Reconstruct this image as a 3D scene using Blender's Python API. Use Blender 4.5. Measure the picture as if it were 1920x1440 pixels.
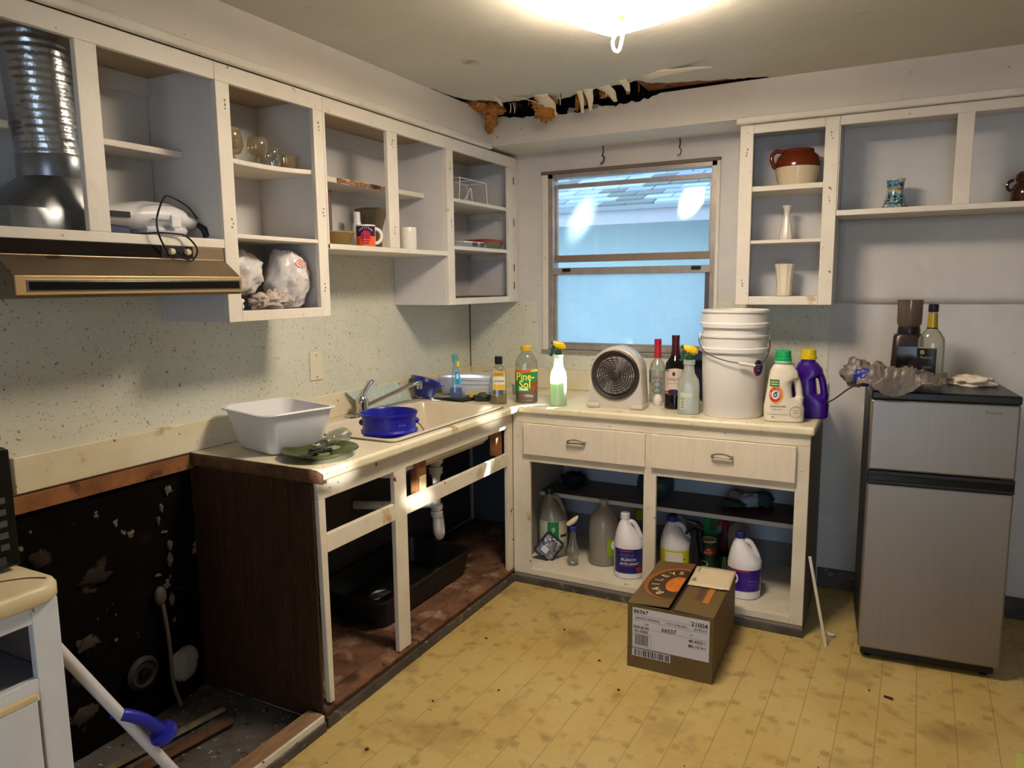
import bpy, bmesh, math, random
from mathutils import Vector, Matrix, noise
S = bpy.context.scene
for o in list(bpy.data.objects): bpy.data.objects.remove(o)
C = S.collection
PI = math.pi
R = math.radians
rnd = random.Random(7)

def lin(c):
    r = []
    for v in c[:3]:
        v = v/255.0
        r.append(v/12.92 if v <= .04045 else ((v+.055)/1.055)**2.4)
    return (r[0], r[1], r[2], 1.0)

# ------------------------------------------------------------------ camera
CAM = Vector((2.246, -3.7736, 1.504))
YAW, PITCH, ROLL, FPX = .4797, -.1357, -.0103, 1362.8
_d = Vector((-math.sin(YAW)*math.cos(PITCH), math.cos(YAW)*math.cos(PITCH), math.sin(PITCH)))
_r = _d.cross(Vector((0, 0, 1))).normalized()
_u = _r.cross(_d)
_r2 = _r*math.cos(ROLL)+_u*math.sin(ROLL)
_u2 = -_r*math.sin(ROLL)+_u*math.cos(ROLL)
cd = bpy.data.cameras.new('camera')
cam = bpy.data.objects.new('camera', cd)
C.objects.link(cam)
mw = Matrix.Identity(4)
for i in range(3):
    mw[i][0], mw[i][1], mw[i][2], mw[i][3] = _r2[i], _u2[i], -_d[i], CAM[i]
cam.matrix_world = mw
cd.sensor_width = 36.0
cd.lens = FPX/1920*36
cd.clip_start = .05
S.camera = cam
# ------------------------------------------------------------------ exposure, world, lights
S.view_settings.view_transform = 'Standard'
S.view_settings.look = 'None'
S.view_settings.gamma = 1.0
S.view_settings.use_curve_mapping = False
S.view_settings.exposure = 0.36
LAMP_EMIT = 60.0
LAMP_COL = (1.0, .86, .68)
w = bpy.data.worlds.new('overcast_sky')
S.world = w
w.use_nodes = True
bg = w.node_tree.nodes['Background']
bg.inputs['Color'].default_value = (.66, .83, 1.0, 1)
bg.inputs['Strength'].default_value = 2.5

def area(name, loc, target, sx, sy, power, col):
    l = bpy.data.lights.new(name, 'AREA')
    l.shape = 'RECTANGLE'; l.size = sx; l.size_y = sy; l.energy = power; l.color = col
    o = bpy.data.objects.new(name, l); C.objects.link(o); o.location = loc
    o.rotation_euler = (Vector(target)-Vector(loc)).to_track_quat('-Z', 'Y').to_euler()
    return o
area('rear_fill_light', (2.7, -6.05, 1.25), (2.0, 0, 1.0), 1.1, 1.9, 9, (.60, .75, 1.0))  # added bluish fill light at the unseen rear opening

def sunspot(name, src, tgt, deg, power, blend=.6):
    l = bpy.data.lights.new(name, 'SPOT')
    l.energy = power; l.spot_size = R(deg); l.spot_blend = blend; l.shadow_soft_size = .02; l.color = (1, .97, .9)
    o = bpy.data.objects.new(name, l); C.objects.link(o); o.location = src
    o.rotation_euler = (Vector(tgt)-Vector(src)).to_track_quat('-Z', 'Y').to_euler()
SRC = Vector((3.3, -5.95, 1.95))      # narrow spotlights added behind the camera stand in for dappled sun
sunspot('sunbeam_rail', SRC, (.605, -1.45, .665), 1.3, 3200)
sunspot('sunbeam_counter', SRC, (.635, -1.97, .905), 1.6, 2000)
sunspot('sunbeam_counter_edge', SRC, (.63, -.90, .905), 1.2, 2600)
SUND = Vector((.455, .53, .80))       # low sun over the neighbour's roof, through the smeared upper pane
sunspot('sunbeam_window_right', Vector((.82, -.55, 1.06))+SUND*3.0, (.82, -.55, 1.06), 3.0, 15000, .5)
sunspot('sunbeam_window_left', Vector((.673, 0, 1.80))+SUND*2.0, (.673, 0, 1.80), 4.2, 2600, .9)

# ------------------------------------------------------------------ mesh builder
class B:
    def __init__(s): s.v = []; s.f = []
    def add(s, v, f):
        k = len(s.v); s.v += [tuple(p) for p in v]; s.f += [tuple(i+k for i in q) for q in f]; return s
    def box(s, x0, x1, y0, y1, z0, z1):
        return s.add([(x0,y0,z0),(x1,y0,z0),(x1,y1,z0),(x0,y1,z0),(x0,y0,z1),(x1,y0,z1),(x1,y1,z1),(x0,y1,z1)],
                     [(0,3,2,1),(4,5,6,7),(0,1,5,4),(1,2,6,5),(2,3,7,6),(3,0,4,7)])
    def loft(s, rings, c0=True, c1=True):
        n = len(rings[0]); v = [p for r in rings for p in r]; f = []
        for i in range(len(rings)-1):
            for j in range(n):
                f.append((i*n+j, i*n+(j+1) % n, (i+1)*n+(j+1) % n, (i+1)*n+j))
        if c0: f.append(tuple(range(n-1, -1, -1)))
        if c1: f.append(tuple((len(rings)-1)*n+j for j in range(n)))
        return s.add(v, f)
    def lathe(s, prof, n=32, c=(0, 0, 0), c0=True, c1=True):
        return s.loft([[(c[0]+r*math.cos(2*PI*j/n), c[1]+r*math.sin(2*PI*j/n), c[2]+z) for j in range(n)] for r, z in prof], c0, c1)
    def tube(s, path, r, n=8, closed=False, caps=True, flat=1.0):
        P = [Vector(p) for p in path]; m = len(P); rings = []; up = None
        for i in range(m):
            a = P[(i-1) % m] if (closed or i > 0) else P[i]; b = P[(i+1) % m] if (closed or i < m-1) else P[i]
            t = (b-a).normalized()
            if up is None:
                up = Vector((0, 0, 1)) if abs(t.z) < .9 else Vector((1, 0, 0))
            x = t.cross(up).normalized(); up = x.cross(t).normalized()
            rr = r[i] if isinstance(r, (list, tuple)) else r
            rings.append([P[i]+x*rr*math.cos(2*PI*j/n)+up*rr*flat*math.sin(2*PI*j/n) for j in range(n)])
        if closed:
            k = len(rings); v = [p for q in rings for p in q]; f = []
            for i in range(k):
                for j in range(n): f.append((i*n+j, i*n+(j+1) % n, ((i+1) % k)*n+(j+1) % n, ((i+1) % k)*n+j))
            return s.add(v, f)
        return s.loft(rings, caps, caps)
    def prism(s, poly, axis, a, b):
        def P(p, t):
            return (t, p[0], p[1]) if axis == 'x' else (p[0], t, p[1]) if axis == 'y' else (p[0], p[1], t)
        n = len(poly)
        return s.add([P(p, a) for p in poly]+[P(p, b) for p in poly],
                     [tuple(range(n-1, -1, -1)), tuple(range(n, 2*n))]+[(i, (i+1) % n, n+(i+1) % n, n+i) for i in range(n)])
    def ball(s, c, r, n=14):
        if not isinstance(r, (list, tuple)): r = (r, r, r)
        m = max(6, n//2); rings = []
        for i in range(1, m):
            a = PI*i/m
            rings.append([(c[0]+r[0]*math.sin(a)*math.cos(2*PI*j/n), c[1]+r[1]*math.sin(a)*math.sin(2*PI*j/n), c[2]-r[2]*math.cos(a)) for j in range(n)])
        return s.loft(rings)
    def grid(s, fn, nu, nv):
        v = [fn(i/nu, j/nv) for j in range(nv+1) for i in range(nu+1)]
        f = [(j*(nu+1)+i, j*(nu+1)+i+1, (j+1)*(nu+1)+i+1, (j+1)*(nu+1)+i) for j in range(nv) for i in range(nu)]
        return s.add(v, f)
    def xf(s, M):
        s.v = [tuple(M @ Vector(p)) for p in s.v]; return s

WL = {}
def mk(name, b, m, parent=None, smooth=True, bevel=0, kind=None, label=None, cat=None, group=None, solid=0, world=False, seg=2, ang=38, sub=0):
    me = bpy.data.meshes.new(name)
    v = b.v
    off = Vector((0, 0, 0))
    if world and parent is not None: off = WL[parent]
    if world and off.length > 0: v = [(p[0]-off.x, p[1]-off.y, p[2]-off.z) for p in v]
    me.from_pydata(v, [], b.f)
    bm = bmesh.new(); bm.from_mesh(me); bmesh.ops.recalc_face_normals(bm, faces=bm.faces); bm.to_mesh(me); bm.free()
    if smooth:
        me.polygons.foreach_set('use_smooth', [True]*len(me.polygons))
        me.set_sharp_from_angle(angle=R(ang))
    me.materials.append(m)
    o = bpy.data.objects.new(name, me); C.objects.link(o)
    if parent is not None: o.parent = parent
    WL[o] = WL[parent] if (parent is not None and parent in WL) else Vector((0, 0, 0))
    if solid:
        md = o.modifiers.new('solid', 'SOLIDIFY'); md.thickness = solid; md.offset = 0
    if bevel:
        md = o.modifiers.new('bevel', 'BEVEL'); md.width = bevel; md.segments = seg; md.limit_method = 'ANGLE'; md.angle_limit = R(40)
    if sub:
        md = o.modifiers.new('sub', 'SUBSURF'); md.levels = sub; md.render_levels = sub
    if kind: o['kind'] = kind
    if label: o['label'] = label
    if cat: o['category'] = cat
    if group: o['group'] = group
    return o

def thing(name, label, cat, loc=(0, 0, 0), rz=0, group=None, rot=None):
    o = bpy.data.objects.new(name, None); C.objects.link(o)
    o.empty_display_size = .05
    o.location = loc
    o.rotation_euler = rot if rot else (0, 0, rz)
    o['label'] = label; o['category'] = cat
    if group: o['group'] = group
    WL[o] = Vector(loc)
    return o
def face(x, y): return math.atan2(CAM.x-x, -(CAM.y-y))

# ------------------------------------------------------------------ materials
MATS = {}
def mat(name, c, rough=.5, metal=0, var=None, vs=5, specks=(), bump=0, bs=60, trans=0, ior=1.45, emit=0, spec=.5, alpha=1, aniso=None, sss=0, stretch=None):
    m = bpy.data.materials.new(name); m.use_nodes = True; nt = m.node_tree; N = nt.nodes; L = nt.links
    p = N['Principled BSDF']
    p.inputs['Roughness'].default_value = rough; p.inputs['Metallic'].default_value = metal
    p.inputs['Specular IOR Level'].default_value = spec
    p.inputs['Transmission Weight'].default_value = trans; p.inputs['IOR'].default_value = ior
    p.inputs['Alpha'].default_value = alpha
    if sss:
        p.inputs['Subsurface Weight'].default_value = sss; p.inputs['Subsurface Radius'].default_value = (.02, .02, .02)
    col = lin(c)
    p.inputs['Base Color'].default_value = col
    tc = N.new('ShaderNodeTexCoord'); src = tc.outputs['Object']
    if stretch:
        mp = N.new('ShaderNodeMapping'); mp.inputs['Scale'].default_value = stretch; L.new(src, mp.inputs['Vector']); src = mp.outputs['Vector']
    cur = None
    if var:
        nz = N.new('ShaderNodeTexNoise'); nz.inputs['Scale'].default_value = vs; nz.inputs['Detail'].default_value = 5; nz.inputs['Roughness'].default_value = .6
        L.new(src, nz.inputs['Vector'])
        rp = N.new('ShaderNodeValToRGB'); rp.color_ramp.elements[0].position = .35; rp.color_ramp.elements[1].position = .68
        rp.color_ramp.elements[0].color = col; rp.color_ramp.elements[1].color = lin(var)
        L.new(nz.outputs['Fac'], rp.inputs['Fac']); cur = rp.outputs['Color']
    for k, (sc, lo, hi, sc_col) in enumerate(specks):
        nz = N.new('ShaderNodeTexNoise'); nz.inputs['Scale'].default_value = sc; nz.inputs['Detail'].default_value = 3
        if stretch: L.new(src, nz.inputs['Vector'])
        else:
            mp = N.new('ShaderNodeMapping'); mp.inputs['Location'].default_value = (3.1*k, 1.7*k, .9*k); L.new(src, mp.inputs['Vector']); L.new(mp.outputs['Vector'], nz.inputs['Vector'])
        mr = N.new('ShaderNodeMapRange'); mr.inputs['From Min'].default_value = lo; mr.inputs['From Max'].default_value = hi
        L.new(nz.outputs['Fac'], mr.inputs['Value'])
        mx = N.new('ShaderNodeMix'); mx.data_type = 'RGBA'
        L.new(mr.outputs['Result'], mx.inputs[0])
        if cur is None: mx.inputs[6].default_value = col
        else: L.new(cur, mx.inputs[6])
        mx.inputs[7].default_value = lin(sc_col); cur = mx.outputs[2]
    if cur is not None: L.new(cur, p.inputs['Base Color'])
    if bump:
        nz = N.new('ShaderNodeTexNoise'); nz.inputs['Scale'].default_value = bs; nz.inputs['Detail'].default_value = 4; L.new(src, nz.inputs['Vector'])
        bp = N.new('ShaderNodeBump'); bp.inputs['Strength'].default_value = bump; bp.inputs['Distance'].default_value = .01
        L.new(nz.outputs['Fac'], bp.inputs['Height']); L.new(bp.outputs['Normal'], p.inputs['Normal'])
    if emit:
        p.inputs['Emission Color'].default_value = col; p.inputs['Emission Strength'].default_value = emit
    MATS[name] = m
    return m
def plain(c, rough=.45, **k):
    key = 'c%s_%s_%s' % (c, rough, sorted(k.items()))
    if key in MATS: return MATS[key]
    m = mat('plastic_%02x%02x%02x' % c, c, rough, **k); MATS[key] = m
    return m

CHIP = (118, 84, 56)
paint = mat('cream_cabinet_paint', (229, 221, 209), .42, var=(217, 207, 193), vs=4, specks=[(9, .68, .74, (196, 170, 128)), (38, .73, .75, CHIP)], bump=.12, bs=30)
paint_in = mat('pale_interior_paint', (217, 214, 214), .55, var=(204, 202, 202), vs=3, specks=[(30, .74, .78, (150, 140, 128))])
paint_dirty = mat('worn_base_paint', (222, 212, 194), .45, var=(206, 194, 172), vs=5, specks=[(7, .66, .74, (176, 140, 92)), (26, .69, .72, (104, 66, 38))], bump=.15, bs=30)
drawer_m = mat('drawer_front_paint', (224, 211, 192), .5, var=(216, 202, 182), vs=14, stretch=(3, 3, .3))
wallp = mat('pale_wall_paint', (214, 209, 205), .6, var=(204, 198, 194), vs=2.5, specks=[(16, .70, .76, (170, 160, 152)), (40, .755, .775, (110, 90, 70))], bump=.15, bs=9)
wallblue = mat('patchy_wall_paint', (212, 206, 200), .38, var=(200, 195, 193), vs=4, specks=[(7, .62, .75, (214, 210, 204)), (22, .74, .78, (120, 112, 104))], bump=.25, bs=11)
speck = mat('speckled_laminate', (216, 214, 198), .35, var=(207, 205, 188), vs=4, specks=[(95, .655, .70, (138, 136, 124)), (40, .69, .73, (142, 138, 122)), (140, .67, .71, (116, 112, 102))])
ceil_m = mat('ceiling_paint', (206, 203, 194), .75, var=(198, 195, 184), vs=2, specks=[(5, .68, .78, (160, 150, 130))], bump=.2, bs=14)
soff_m = mat('soffit_paint', (222, 212, 202), .55, var=(212, 201, 190), vs=2.2, specks=[(14, .72, .78, (176, 160, 140)), (45, .76, .78, (100, 80, 60))], bump=.15, bs=12)
counter_m = mat('cream_laminate', (228, 218, 192), .26, var=(218, 204, 170), vs=5, specks=[(10, .64, .74, (176, 138, 84)), (45, .69, .73, (130, 100, 66))])
darkwood = mat('dark_plywood', (66, 38, 22), .55, var=(48, 27, 16), vs=6, stretch=(7, 7, .7), specks=[(18, .62, .72, (90, 55, 33))], bump=.2, bs=20)
rawwood = mat('bare_wood', (150, 98, 56), .7, var=(110, 66, 36), vs=9, stretch=(1, 1, 1), specks=[(12, .6, .7, (70, 42, 26))], bump=.3, bs=40)
rotwood = mat('rotten_board', (122, 84, 58), .85, var=(80, 50, 34), vs=6, specks=[(9, .56, .70, (144, 114, 92)), (24, .62, .7, (44, 28, 20)), (5, .6, .7, (60, 36, 24))], bump=.7, bs=26)
rotwall = mat('rotted_wall', (15, 10, 8), .95, var=(9, 6, 5), vs=4, spec=.08, specks=[(3.4, .58, .72, (42, 26, 16)), (6.5, .65, .74, (76, 64, 52)), (17, .69, .73, (120, 110, 96))], bump=.8, bs=18)
grime = mat('grimy_subfloor', (96, 92, 88), .9, var=(58, 48, 42), vs=5, specks=[(22, .62, .68, (44, 34, 28)), (60, .66, .7, (170, 164, 156))], bump=.5, bs=40)
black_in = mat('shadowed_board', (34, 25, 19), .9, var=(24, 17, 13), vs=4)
basebd = mat('vinyl_base_strip', (86, 80, 72), .6, var=(58, 52, 46), vs=8, specks=[(20, .6, .7, (120, 112, 100))], bump=.2)
shelfdark = mat('worn_lower_shelf', (112, 106, 102), .6, var=(90, 82, 76), vs=6)
alu = mat('dull_aluminium', (176, 168, 164), .42, metal=.55, var=(156, 146, 140), vs=12)
chrome = mat('chrome', (200, 200, 200), .12, metal=1)
steel = mat('brushed_steel', (150, 141, 134), .40, metal=.8, var=(145, 136, 129), vs=3, stretch=(40, 40, .6))
hood_m = mat('bronze_hood_metal', (140, 122, 100), .38, metal=.65, var=(118, 100, 80), vs=5, specks=[(26, .68, .74, (84, 62, 42))], stretch=(1, .5, 1))
hood_trim = mat('brass_hood_edge', (196, 166, 118), .35, metal=.5, specks=[(30, .68, .74, (110, 84, 54))])
foil = mat('duct_foil', (176, 178, 182), .27, metal=1, bump=.3, bs=34)
galv = mat('galvanised_sheet', (150, 154, 160), .3, metal=.8, var=(100, 104, 110), vs=7)
black = mat('black_plastic', (16, 15, 16), .35, bump=.03)
blackgl = mat('glossy_black', (10, 10, 11), .15)
white = mat('white_plastic', (228, 226, 228), .35, bump=.02)
pail_m = mat('pail_white', (226, 220, 216), .38, sss=.1)
enamel = mat('cream_sink_enamel', (222, 210, 188), .2, var=(212, 198, 172), vs=5, specks=[(16, .70, .76, (150, 108, 66))])
bluepl = mat('cobalt_plastic', (26, 24, 150), .3, bump=.03)
bluedk = mat('navy_plastic', (36, 40, 124), .35)
pvc = mat('pvc_pipe', (212, 210, 208), .4, specks=[(20, .66, .74, (150, 144, 136))])
card = mat('brown_carton', (106, 84, 48), .6, var=(98, 77, 43), vs=6, specks=[(40, .72, .76, (140, 120, 84))], bump=.05)
paper = mat('white_paper', (206, 202, 198), .7)
paper2 = mat('cream_paper', (214, 196, 164), .7, var=(204, 186, 152), vs=8)
ink = mat('black_ink', (26, 24, 26), .6)
insul = mat('tan_insulation', (186, 126, 62), .95, var=(146, 90, 40), vs=14, specks=[(40, .6, .7, (214, 164, 96))], bump=1, bs=70)
flake = mat('paint_flake', (226, 214, 190), .6)
def glassm(name, c, rough=.03, tint=.9, dens=0.0):
    """thin clear container wall: see-through with a glossy film and a little body colour"""
    m = bpy.data.materials.new(name); m.use_nodes = True; nt = m.node_tree; N = nt.nodes; L = nt.links
    N.remove(N['Principled BSDF']); out = N['Material Output']
    tr = N.new('ShaderNodeBsdfTransparent'); tr.inputs['Color'].default_value = lin(c)
    gl = N.new('ShaderNodeBsdfGlossy'); gl.inputs['Roughness'].default_value = rough; gl.inputs['Color'].default_value = (.9, .9, .9, 1)
    df = N.new('ShaderNodeBsdfDiffuse'); df.inputs['Color'].default_value = lin(c)
    tl = N.new('ShaderNodeBsdfTranslucent'); tl.inputs['Color'].default_value = lin(c)
    ad = N.new('ShaderNodeMixShader'); ad.inputs['Fac'].default_value = .5; L.new(df.outputs[0], ad.inputs[1]); L.new(tl.outputs[0], ad.inputs[2])
    m1 = N.new('ShaderNodeMixShader'); m1.inputs['Fac'].default_value = dens; L.new(tr.outputs[0], m1.inputs[1]); L.new(ad.outputs[0], m1.inputs[2])
    fr = N.new('ShaderNodeLayerWeight'); fr.inputs['Blend'].default_value = .22
    mm = N.new('ShaderNodeMath'); mm.operation = 'MULTIPLY_ADD'; mm.inputs[1].default_value = .55; mm.inputs[2].default_value = .05; L.new(fr.outputs['Fresnel'], mm.inputs[0])
    m2 = N.new('ShaderNodeMixShader'); L.new(mm.outputs[0], m2.inputs['Fac']); L.new(m1.outputs[0], m2.inputs[1]); L.new(gl.outputs[0], m2.inputs[2])
    L.new(m2.outputs[0], out.inputs['Surface'])
    MATS[name] = m
    return m
glass = glassm('clear_glass', (236, 238, 234), .03, dens=.06)
glass_amber = glassm('warm_glass', (226, 214, 186), .04, dens=.22)
glass_pet = glassm('clear_plastic', (234, 234, 226), .06, dens=.14)
frost = glassm('frosted_plastic', (226, 232, 222), .2, dens=.62)
milk = glassm('milky_plastic', (222, 214, 200), .25, dens=.5)

def window_glass(name, haze, hazecol, scale):
    m = bpy.data.materials.new(name); m.use_nodes = True; nt = m.node_tree; N = nt.nodes; L = nt.links
    N.remove(N['Principled BSDF']); out = N['Material Output']
    tc = N.new('ShaderNodeTexCoord')
    nz = N.new('ShaderNodeTexNoise'); nz.inputs['Scale'].default_value = scale; nz.inputs['Detail'].default_value = 5; L.new(tc.outputs['Object'], nz.inputs['Vector'])
    mr = N.new('ShaderNodeMapRange'); mr.inputs['From Min'].default_value = .3; mr.inputs['From Max'].default_value = .75
    mr.inputs['To Min'].default_value = haze*.75; mr.inputs['To Max'].default_value = min(1, haze*1.3); L.new(nz.outputs['Fac'], mr.inputs['Value'])
    tr = N.new('ShaderNodeBsdfTransparent'); tr.inputs['Color'].default_value = (.92, .96, .97, 1)
    df = N.new('ShaderNodeBsdfDiffuse'); df.inputs['Color'].default_value = lin(hazecol)
    tl = N.new('ShaderNodeBsdfTranslucent'); tl.inputs['Color'].default_value = lin(hazecol)
    md = N.new('ShaderNodeMixShader'); md.inputs['Fac'].default_value = .75; L.new(df.outputs[0], md.inputs[1]); L.new(tl.outputs[0], md.inputs[2])
    m1 = N.new('ShaderNodeMixShader'); L.new(mr.outputs['Result'], m1.inputs['Fac']); L.new(tr.outputs[0], m1.inputs[1]); L.new(md.outputs[0], m1.inputs[2])
    gl = N.new('ShaderNodeBsdfGlossy'); gl.inputs['Roughness'].default_value = .05
    m2 = N.new('ShaderNodeMixShader'); m2.inputs['Fac'].default_value = .05; L.new(m1.outputs[0], m2.inputs[1]); L.new(gl.outputs[0], m2.inputs[2])
    L.new(m2.outputs[0], out.inputs['Surface'])
    return m
pane_up = window_glass('smeared_pane', .13, (200, 220, 230), 5)
pane_lo = window_glass('dirty_pane', .50, (196, 222, 236), 4)

# printed sheet vinyl floor
def vinyl():
    m = bpy.data.materials.new('yellow_sheet_vinyl'); m.use_nodes = True; nt = m.node_tree; N = nt.nodes; L = nt.links
    p = N['Principled BSDF']; p.inputs['Roughness'].default_value = .42
    tc = N.new('ShaderNodeTexCoord'); mp = N.new('ShaderNodeMapping'); mp.inputs['Rotation'].default_value = (0, 0, R(1.8)); L.new(tc.outputs['Object'], mp.inputs['Vector'])
    sp = N.new('ShaderNodeSeparateXYZ'); L.new(mp.outputs['Vector'], sp.inputs[0])
    def mt(op, a, b=None, c=None):
        n = N.new('ShaderNodeMath'); n.operation = op
        for i, q in enumerate((a, b, c)):
            if q is None: continue
            if isinstance(q, (int, float)): n.inputs[i].default_value = q
            else: L.new(q, n.inputs[i])
        return n.outputs[0]
    T = .1175
    X = mt('DIVIDE', sp.outputs['X'], T); Y = mt('DIVIDE', sp.outputs['Y'], T)
    fx = mt('FRACT', mt('ADD', X, 100.31)); fy = mt('FRACT', mt('ADD', Y, 100.2))
    dx = mt('MINIMUM', fx, mt('SUBTRACT', 1, fx)); dy = mt('MINIMUM', fy, mt('SUBTRACT', 1, fy))
    lx = mt('LESS_THAN', dx, .014); ly = mt('MULTIPLY', mt('LESS_THAN', dy, .012), .35)
    line = mt('MAXIMUM', lx, ly)
    # little printed squares either side of the tile crossings
    ax = mt('ABSOLUTE', mt('SUBTRACT', dx, .17)); ay = mt('ABSOLUTE', mt('SUBTRACT', dy, .17))
    sq = mt('LESS_THAN', mt('MAXIMUM', ax, ay), .115)
    side = mt('COMPARE', mt('GREATER_THAN', fx, .5), mt('GREATER_THAN', fy, .5), .1)
    fl = mt('FLOOR', mt('ADD', X, 100.81)); fl2 = mt('FLOOR', mt('ADD', Y, 100.7))
    alt = mt('FRACT', mt('MULTIPLY', mt('ADD', fl, fl2), .5))
    sq = mt('MULTIPLY', mt('MULTIPLY', sq, side), mt('LESS_THAN', alt, .25))
    def nz(s, lo, hi, d=4):
        n = N.new('ShaderNodeTexNoise'); n.inputs['Scale'].default_value = s; n.inputs['Detail'].default_value = d; L.new(tc.outputs['Object'], n.inputs['Vector'])
        r = N.new('ShaderNodeMapRange'); r.inputs['From Min'].default_value = lo; r.inputs['From Max'].default_value = hi; L.new(n.outputs['Fac'], r.inputs['Value'])
        return r.outputs['Result']
    def mix(f, a, b):
        n = N.new('ShaderNodeMix'); n.data_type = 'RGBA'; L.new(f, n.inputs[0])
        if hasattr(a, 'links'): L.new(a, n.inputs[6])
        else: n.inputs[6].default_value = lin(a)
        n.inputs[7].default_value = lin(b); return n.outputs[2]
    c = mix(nz(2.2, .38, .66), (192, 168, 108), (182, 153, 86))
    c = mix(mt('MULTIPLY', nz(26, .4, .7), .25), c, (200, 178, 118))
    c = mix(mt('MULTIPLY', sq, mt('MULTIPLY', nz(7, .32, .62), .48)), c, (128, 96, 50))
    c = mix(mt('MULTIPLY', nz(13, .56, .70), .6), c, (138, 108, 58))
    c = mix(mt('MULTIPLY', nz(3.4, .56, .72), .55), c, (124, 98, 54))
    c = mix(nz(46, .715, .74), c, (84, 56, 28))
    c = mix(mt('MULTIPLY', line, .55), c, (120, 92, 50))
    L.new(c, p.inputs['Base Color'])
    bp = N.new('ShaderNodeBump'); bp.inputs['Strength'].default_value = .3; bp.inputs['Distance'].default_value = .002
    L.new(mt('SUBTRACT', 1, line), bp.inputs['Height']); L.new(bp.outputs['Normal'], p.inputs['Normal'])
    return m
vinyl_m = vinyl()

# ------------------------------------------------------------------ text
_tc = {}
def text_geo(s, bold=True):
    if s in _tc: return _tc[s]
    cu = bpy.data.curves.new('txt', 'FONT'); cu.body = s; cu.size = 1; cu.align_x = 'CENTER'; cu.resolution_u = 2
    cu.offset = .012 if bold else 0
    o = bpy.data.objects.new('txt', cu); C.objects.link(o)
    dg = bpy.context.evaluated_depsgraph_get(); dg.update()
    me = bpy.data.meshes.new_from_object(o.evaluated_get(dg))
    v = [(q.co.x, q.co.y) for q in me.vertices]; f = [tuple(q.vertices) for q in me.polygons]
    bpy.data.objects.remove(o); bpy.data.curves.remove(cu); bpy.data.meshes.remove(me)
    _tc[s] = (v, f)
    return v, f
def text_flat(b, s, size, o, u, v, wide=1.0):
    """letters on a plane: origin o, right u, up v"""
    tv, tf = text_geo(s); o, u, v = Vector(o), Vector(u), Vector(v)
    return b.add([o+u*(x*size*wide)+v*(y*size) for x, y in tv], tf)
class Body:
    def __init__(s, rings, n=40): s.r = sorted(rings, key=lambda q: q[0]) if False else rings; s.n = n
    def at(s, z):
        r = s.r
        for a, b in zip(r, r[1:]):
            if a[0] <= z <= b[0] and b[0] > a[0]:
                t = (z-a[0])/(b[0]-a[0])
                return [a[i]+(b[i]-a[i])*t for i in range(len(a))]
        return list(r[0] if z < r[0][0] else r[-1])
    @staticmethod
    def p(q, a, off=0):
        z, rx, ry, n = q[:4]; cx = q[4] if len(q) > 4 else 0; cy = q[5] if len(q) > 5 else 0
        sn, cs = math.sin(a), math.cos(a)
        x = (rx+off)*math.copysign(abs(sn)**(2/n), sn); y = -(ry+off)*math.copysign(abs(cs)**(2/n), cs)
        return (cx+x, cy+y, z)
    def mesh(s, b=None, c0=True, c1=True):
        b = b or B()
        return b.loft([[s.p(q, 2*PI*j/s.n) for j in range(s.n)] for q in s.r], c0, c1)
    def xa(s, q, x):
        cx = q[4] if len(q) > 4 else 0
        t = max(-1, min(1, (x-cx)/q[1]))
        return math.asin(math.copysign(abs(t)**(q[3]/2), t))
    def patch(s, x0, x1, z0, z1, off=.0007, nu=14, nv=4, b=None):
        b = b or B()
        def fn(u, v):
            z = z0+(z1-z0)*v; q = s.at(z); return s.p(q, s.xa(q, x0+(x1-x0)*u), off)
        return b.grid(fn, nu, nv)
    def band(s, z0, z1, off=.0007, b=None, nv=3):
        b = b or B()
        return b.loft([[s.p([z0+(z1-z0)*i/nv]+s.at(z0+(z1-z0)*i/nv)[1:], 2*PI*j/s.n, off) for j in range(s.n)] for i in range(nv+1)], False, False)
    def text(s, t, size, x, z, off=.0014, wide=1.0, b=None):
        b = b or B(); tv, tf = text_geo(t); v = []
        for px_, py_ in tv:
            zz = z+py_*size; q = s.at(zz); v.append(s.p(q, s.xa(q, x+px_*size*wide), off))
        return b.add(v, tf)
    def disc(s, x, z, rx, rz, off=.0009, n=24, b=None, r0=0):
        b = b or B(); v = []; f = []
        K = 3
        for k in range(K+1):
            t = r0+(1-r0)*k/K
            for j in range(n):
                zz = z+rz*t*math.sin(2*PI*j/n); q = s.at(zz); v.append(s.p(q, s.xa(q, x+rx*t*math.cos(2*PI*j/n)), off))
        for k in range(K):
            for j in range(n): f.append((k*n+j, k*n+(j+1) % n, (k+1)*n+(j+1) % n, (k+1)*n+j))
        return b.add(v, f)
def arc(c, r, a0, a1, n, plane='xz', ry=None):
    ry = ry or r
    out = []
    for i in range(n+1):
        a = a0+(a1-a0)*i/n
        p, q = r*math.cos(a), ry*math.sin(a)
        out.append((c[0]+p, c[1], c[2]+q) if plane == 'xz' else (c[0]+p, c[1]+q, c[2]) if plane == 'xy' else (c[0], c[1]+p, c[2]+q))
    return out
def bez(pts, n=8):
    """Catmull-Rom through points"""
    P = [Vector(p) for p in pts]; out = []
    for i in range(len(P)-1):
        a, b, c, d = P[max(i-1, 0)], P[i], P[i+1], P[min(i+2, len(P)-1)]
        for k in range(n):
            t = k/n
            out.append(.5*((2*b)+(-a+c)*t+(2*a-5*b+4*c-d)*t*t+(-a+3*b-3*c+d)*t**3))
    out.append(P[-1]); return out
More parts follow.
